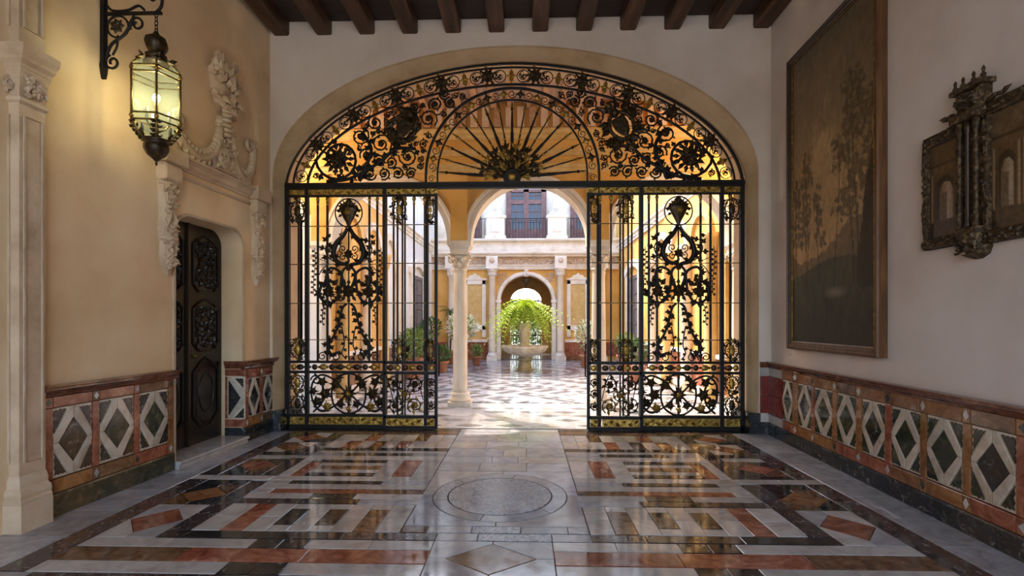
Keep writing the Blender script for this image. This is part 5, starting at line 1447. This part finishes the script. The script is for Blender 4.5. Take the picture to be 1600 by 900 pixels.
for a, b_ in ((-3.9, -3.30), (-2.82, -1.62), (-1.12, 1.24), (1.74, 2.94), (3.42, 4.0)):
    o = F(MB().box(a, b_, FY - .12, FY, 3.98, 4.32), 'frieze_panel', 'court_relief')
    F(relief(MB(), lambda x, z, h: (x, FY - .12 - h, z), a + .03, b_ - .03, 4.0, 4.30, .0, int(a * 10), int(60 * (b_ - a)), .10, .04), 'frieze_carving', 'court_relief', o)
F(sweep([(FY - o, 4.32 + h) for o, h in [(0, 0), (.30, 0), (.32, .05), (.40, .08), (.44, .13), (.44, .17), (0, .2)]], (-4, 4.1), lambda q_, o, h: (q_, o, h)), 'cornice')
F(sweep([(FY - o, 4.50 + h) for o, h in [(0, 0), (.30, 0), (.34, .12), (.30, .14), (.26, .40), (.46, .46), (.48, .53), (.44, .55), (0, .56)]], (-4, 4.1), lambda q_, o, h: (q_, o, h)), 'balcony_ledge')
# upper storey, set back behind the balcony
up = MB().box(-6, 6, FY + .35, FY + .9, 5.0, 9.4).build('wall_far_upper', 'court_white'); tag(up, 'pale upper storey above the far courtyard facade', 'wall', kind='structure')
def tall_window(n, xc, hw, z1, label):
    w = MB().box(xc - hw, xc + hw, FY + .28, FY + .34, 5.06, z1).build('window_%d' % n, 'window_glass'); tag(w, label, 'window', kind='structure')
    W = lambda a, b_, c, d, t=.05, nm='mullion': MB().box(xc + a, xc + b_, FY + .28 - t, FY + .30, c, d).build(nm, 'shutter', w)
    W(-hw, -hw + .22, 5.06, z1, .07, 'door_stile'); W(hw - .22, hw, 5.06, z1, .07, 'door_stile'); W(-.11, .11, 5.06, z1, .07, 'door_stile'); W(-hw, hw, z1 - .12, z1, .07, 'door_rail'); W(-hw, hw, 5.06, 5.55, .06, 'door_rail'); W(-hw, hw, 6.62, 6.80, .065, 'door_rail')
    for sx in (-1, 1):
        W(sx * (hw + .0) / 2 - .02, sx * hw / 2 + .02, 5.5, z1, .03)
        for z in (5.95, 6.3, 7.0): W(min(sx * .1, sx * (hw - .2)), max(sx * .1, sx * (hw - .2)), z - .015, z + .015, .03)
    return w
sweep([(FY + .35 - o * 2, 8.7 + h * 2) for o, h in MOL], (-4, 4.1), lambda q_, o, h: (q_, o, h)).build('eaves_cornice', 'court_white', up)
tall_window(4, FX, .86, 7.25, 'purple brown balcony door with glazed panes over the far arch'); tall_window(5, FX - 2.55, .62, 6.9, 'purple brown window left above the far facade'); tall_window(6, FX + 2.5, .62, 6.9, 'purple brown window right above the far facade')
for x0, x1 in ((-.82, .82), (-2.95, -1.75), (1.75, 2.95)):
    r_ = empty('balcony_railing', (FX + (x0 + x1) / 2, FY - .12, 5.05)); tag(r_, 'black iron balcony railing before the ' + ('middle balcony door' if abs(x0 + x1) < .1 else 'upper window on the left' if x0 < 0 else 'upper window on the right'), 'railing', 'balcony railings')
    h = (x1 - x0) / 2
    for z in (.06, .88): MB().box(-h, h, -.012, .012, z - .012, z + .012).build('rail', 'iron', r_)
    n = int((x1 - x0) / .12)
    for k in range(n + 1): MB().box(-h + k * 2 * h / n - .008, -h + k * 2 * h / n + .008, -.008, .008, .06, .88).build('baluster', 'iron', r_)
for s in (-1, 1):
    p_ = empty('balcony_pedestal', (FX + s * 1.28, FY - .12, 5.05)); tag(p_, 'white stone pedestal with a pyramid finial %s of the balcony door' % ('left' if s < 0 else 'right'), 'pedestal', 'balcony pedestals')
    sq = lambda seq: MB().loft([[(-w, -w * .6, z), (w, -w * .6, z), (w, w * .6, z), (-w, w * .6, z)] for w, z in seq])
    sq([(.44, 0), (.44, .12), (.38, .14), (.38, .84), (.44, .88), (.45, .95), (.42, .97)]).build('block', 'court_white', p_)
    slab(rect(-.17, .17, .28, .70), lambda x, z, h: (x, -.228 - h, z), 0, .03, 0, .012).build('raised_panel', 'court_white', p_)
    sq([(.36, .97), (.34, 1.05), (.26, 1.12), (.20, 1.28)]).build('finial_base', 'fount', p_); sq([(.17, 1.28), (.14, 1.5), (.09, 1.9), (.03, 2.1)]).build('pyramid', 'court_white', p_)
# the passage behind the arch
for s in (-1, 1):
    x0, x1 = sorted((FX + s * 1.35, FX + s * 1.7)); w = MB().box(x0, x1, FY + .7, 25.4, 0, 4.0).build('wall_passage_' + ('left' if s < 0 else 'right'), 'ochre'); tag(w, 'side wall of the dark passage behind the far arch, ' + ('left' if s < 0 else 'right'), 'wall', kind='structure')
    MB().box(*sorted((FX + s * 1.30, FX + s * 1.35)), FY + .7, 25, 0, .9).build('dado_slab', 'deepred', w)
cl2 = MB().box(FX - 1.7, FX + 1.7, FY + .7, 25.4, 3.85, 4.1).build('ceiling_passage', 'plank'); tag(cl2, 'dark ceiling of the passage', 'ceiling', kind='structure')
pf = MB().box(FX - 1.7, FX + 1.7, 20.99, 26.2, -.3, 0).build('floor_passage', 'dark_floor'); tag(pf, 'dark stone floor of the passage', 'floor', kind='structure')
pol = [(FX + .80, 0)] + [(FX + .80 * cos(pi * k / 20), 2.68 + .66 * sin(pi * k / 20)) for k in range(21)] + [(FX - .80, 0), (FX - 1.7, 0), (FX - 1.7, 4.0), (FX + 1.7, 4.0), (FX + 1.7, 0)]
w = MB().loft([[(x, 25.0, z) for x, z in pol], [(x, 25.3, z) for x, z in pol]]).build('wall_passage_end', 'ochre_panel'); tag(w, 'end wall of the passage with an arched garden doorway', 'wall', kind='structure')
gg = empty('garden_gate', (FX, 25.1, 0)); tag(gg, 'black iron garden gate with a fanlight closing the far passage', 'gate')
for k in range(-6, 7):
    if abs(k) > 1: MB().box(k * .125 - .012, k * .125 + .012, -.012, .012, 0, 2.68).build('bar', 'iron', gg)
for z in (.1, .9, 2.68): MB().box(-.80, .80, -.02, .02, z - .03, z + .03).build('rail', 'iron', gg)
for k in range(1, 8):
    a = pi * k / 8; MB().tube([(.17 * cos(a), 0, 2.68 + .15 * sin(a)), (.79 * cos(a), 0, 2.68 + .65 * sin(a))], .02, 4).build('fan_ray', 'iron', gg)
for r in (.17, .50): MB().tube([(r * cos(pi * k / 16), 0, 2.68 + r * .82 * sin(pi * k / 16)) for k in range(17)], .022, 4).build('fan_ring', 'iron', gg)
for k in range(8):
    a = pi * (k + .5) / 8; MB().tube([(.64 * cos(a) + .07 * cos(t), 0, 2.68 + .53 * sin(a) + .07 * sin(t)) for t in [2 * pi * j / 12 for j in range(12)]], .018, 4, True).build('scroll', 'iron', gg)
l2 = empty('passage_lantern', (FX, FY - .22, 3.10)); tag(l2, 'small dark iron lantern hanging in the far arch above the fern', 'lantern')
MB().tube([(0, 0, .32), (0, 0, .50)], .012, 4).build('chain', 'iron', l2); MB().lathe([(.02, -.1), (.05, -.05), (.03, 0), (.07, .06), (.09, .22), (.05, .28), (.02, .34)], 6).build('body', 'bronze', l2)
for s in (-1, 1): MB().tube([(s * p[0], 0, p[2] + .1) for p in spiral(.12, .1, .07, .02, pi, 1.2, 12)], .010, 4).build('scroll', 'iron', l2)

# ================================================================== FOUNTAIN, FERN AND PLANTS
fo = empty('fountain', (0, 16.0, 0)); tag(fo, 'round stone fountain basin on a squat plinth in the courtyard', 'fountain')
G = lambda b, n, m='fount': b.build(n, m, fo)
G(MB().lathe([(.30, 0), (.30, .05), (.25, .08), (.22, .30), (.27, .36), (.28, .42)], 8, a0=pi / 8, smooth=False), 'plinth', 'fount_base')
G(MB().lathe([(.18, .42), (.20, .46), (.30, .50), (.52, .56), (.68, .64), (.74, .74), (.77, .78), (.78, .82), (.70, .82), (.66, .74), (.30, .68), (.15, .68)], 32, rib=-.05), 'basin')
G(MB().lathe([(.62, .74), (.64, .765), (.1, .77)], 32), 'water', 'water')
G(MB().lathe([(.21, .68), (.20, .80), (.16, .86), (.155, 1.05), (.185, 1.35), (.21, 1.50), (.19, 1.56), (.10, 1.56)], 12, rib=-.06), 'pedestal')
fn = empty('fern', (0, 16.0, 1.54)); tag(fn, 'huge arching light green fern planted on the fountain pedestal', 'fern')
def frond_mesh(k):
    q = random.Random(k); b = MB(); n = 22; L = q.uniform(1.15, 1.45); pts = []
    up = q.uniform(1.3, 2.2)
    for i in range(n + 1):
        t = i / n; pts.append(Vector((L * (t * .55 + t * t * .42) * .95, 0, up * (1.55 * t - 1.75 * t * t * (1 + .1 * k % .3)))))
    b.tube(pts, [.010 * (1 - i / n) + .002 for i in range(n + 1)], 3)
    for i in range(2, n + 1):
        t = i / n; w = .20 * sin(pi * min(1, t * .86 + .12)) + .02; tg = (pts[i] - pts[i - 1]).normalized()
        for s in (-1, 1):
            d = Vector((tg.x * .45, s, tg.z * .45 - .25)); b.leaf(pts[i], d, w, .065, .08, (0, 0, 1))
    return b.mesh('frond', M['fern'])
FM = [frond_mesh(k) for k in range(5)]
for i in range(180):
    o = link('frond', FM[i % 5], fn, (0, 0, .0), (rng.uniform(-.1, .1), rng.uniform(-.95, .1) if i > 34 else rng.uniform(-.1, .25), i * 2.39996)); sc = rng.uniform(.72, 1.0); o.scale = (sc, sc, sc)

def foliage(name, mat, parent, c, rad, n, L, seed, up=.3):
    q = random.Random(seed); b = MB()
    for _ in range(n):
        while True:
            p = Vector((q.uniform(-1, 1), q.uniform(-1, 1), q.uniform(-1, 1)))
            if .25 < p.length < 1: break
        d = p.normalized() + Vector((q.uniform(-.7, .7), q.uniform(-.7, .7), q.uniform(-.4, .8) + up))
        pos = Vector((c[0] + p.x * rad[0], c[1] + p.y * rad[1], c[2] + p.z * rad[2]))
        l_ = L * q.uniform(.6, 1.3); b.leaf(pos, d, l_, l_ * .42, .12, (q.uniform(-1, 1), q.uniform(-1, 1), 1))
    o = b.build(name, mat, parent); o['kind'] = 'stuff'; return o
def pot(parent, r, h, mat='pot'):
    MB().lathe([(r * .62, 0), (r * .7, .03), (r * .95, h * .82), (r * 1.08, h * .84), (r * 1.1, h), (r * .92, h), (r * .85, h * .9), (.02, h * .88)], 18).build('pot', mat, parent)
def plant(name, label, cat, x, y, r, h, crown, mats, group=None, seed=1, L=.12, flowers=0, n=500, potmat='pot'):
    e = empty(name, (x, y, 0)); tag(e, label, cat, group); pot(e, r, h, potmat)
    cz, rad = crown
    MB().tube([(0, 0, h * .8), (.02, 0, (h + cz) / 2), (0, .01, cz)], .02, 5).build('stem', 'trunk', e)
    foliage('foliage', mats[0], e, (0, 0, cz), rad, n, L, seed)
    if flowers: foliage('flowers', mats[1], e, (0, 0, cz), (rad[0] * 1.03, rad[1] * 1.03, rad[2] * 1.03), flowers, L * 1.1, seed + 1, .1)
    return e
plant('flowering_shrub', 'white flowered potted shrub half hidden behind the free standing column', 'plant', -2.22, 17.2, .22, .62, (1.38, (.52, .45, .46)), ('leaf_light', 'flower'), None, 3, .15, 620, 260)
plant('flowering_shrub', 'white flowered potted shrub beside the right gate leaf', 'plant', 2.12, 17.2, .20, .45, (1.15, (.30, .30, .48)), ('leaf_light', 'flower'), None, 5, .13, 280, 200)
plant('potted_bush', 'round dark green bush in a terracotta pot at the left flank', 'plant', -3.22, 16.6, .28, .85, (1.42, (.36, .36, .34)), ('leaf',), None, 7, .12)
plant('potted_plant', 'low broad leaved green plant in a terracotta pot by the column foot', 'plant', -2.62, 15.4, .20, .36, (.58, (.26, .26, .22)), ('leaf',), None, 9, .14, 0, 260)
plant('potted_plant', 'small potted plant in the corner behind the column', 'plant', -1.78, 17.9, .18, .34, (.55, (.2, .2, .2)), ('leaf_light',), None, 11, .12, 0, 220)
plant('potted_bush', 'broad green shrub in a pot seen through the left gate leaf', 'plant', -3.15, 13.6, .30, .50, (.98, (.42, .5, .42)), ('leaf_light',), None, 13, .11, 0, 800)
plant('potted_bush', 'clipped green shrub in a pot behind the bars of the left gate leaf', 'plant', -3.25, 14.75, .30, .50, (1.0, (.40, .45, .40)), ('leaf',), None, 15, .11, 0, 700)
plant('potted_plant', 'dark leaved potted plant behind the right gate leaf', 'plant', 2.95, 13.0, .24, .42, (.82, (.30, .30, .32)), ('leaf',), None, 17, .14, 0, 320)
plant('potted_plant', 'pink terracotta pot with sparse greenery by the right flank', 'plant', 3.2, 15.6, .26, .55, (.90, (.28, .28, .30)), ('leaf_light',), None, 19, .13, 0, 240)
pm = empty('potted_palm', (-2.86, 18.6, 0)); tag(pm, 'small slender palm in a pot against the ochre wall', 'palm'); pot(pm, .22, .5)
MB().tube([(0, 0, .4), (.03, 0, 1.2), (0, 0, 2.05)], .035, 6).build('trunk', 'trunk', pm)
for k in range(16):
    a = k * 2.4; e = .9 - (k % 4) * .45; b = MB(); P = [Vector((cos(a) * .42 * t, sin(a) * .42 * t, 2.05 + .42 * (e * t - .55 * t * t))) for t in [j / 8 for j in range(9)]]
    b.tube(P, .008, 3)
    for j in range(1, 9):
        for s in (-1, 1): b.leaf(P[j], Vector((cos(a + s * .8), sin(a + s * .8), -.15)), .20, .035, .1, (0, 0, 1))
    b.build('palm_leaf', 'leaf', pm)
gs = empty('garden_shrub', (-1.0, 28.0, 0)); tag(gs, 'sunlit garden shrub seen through the far passage, left of the pedestal', 'shrub'); foliage('foliage', 'leaf', gs, (0, 0, 1.3), (.98, .7, 1.6), 2600, .22, 21); MB().tube([(0, 0, 0), (0, 0, 1.2)], .05, 6).build('stem', 'trunk', gs)
gs = empty('garden_shrub', (1.05, 30.6, 0)); tag(gs, 'sunlit garden shrub seen through the far passage, right of the pedestal', 'shrub'); foliage('foliage', 'leaf', gs, (0, 0, 1.25), (.98, .7, 1.5), 2600, .22, 22); MB().tube([(0, 0, 0), (0, 0, 1.0)], .05, 6).build('stem', 'trunk', gs)
gr = MB().box(-80, 80, -60, 120, -.6, -.31).build('ground', 'ground'); tag(gr, 'pale ground round the house', 'ground', kind='structure')
gr = MB().box(-12, 12, 26.2, 60, -.31, -.05).build('garden_ground', 'ground'); tag(gr, 'pale garden path beyond the passage', 'ground', kind='structure')
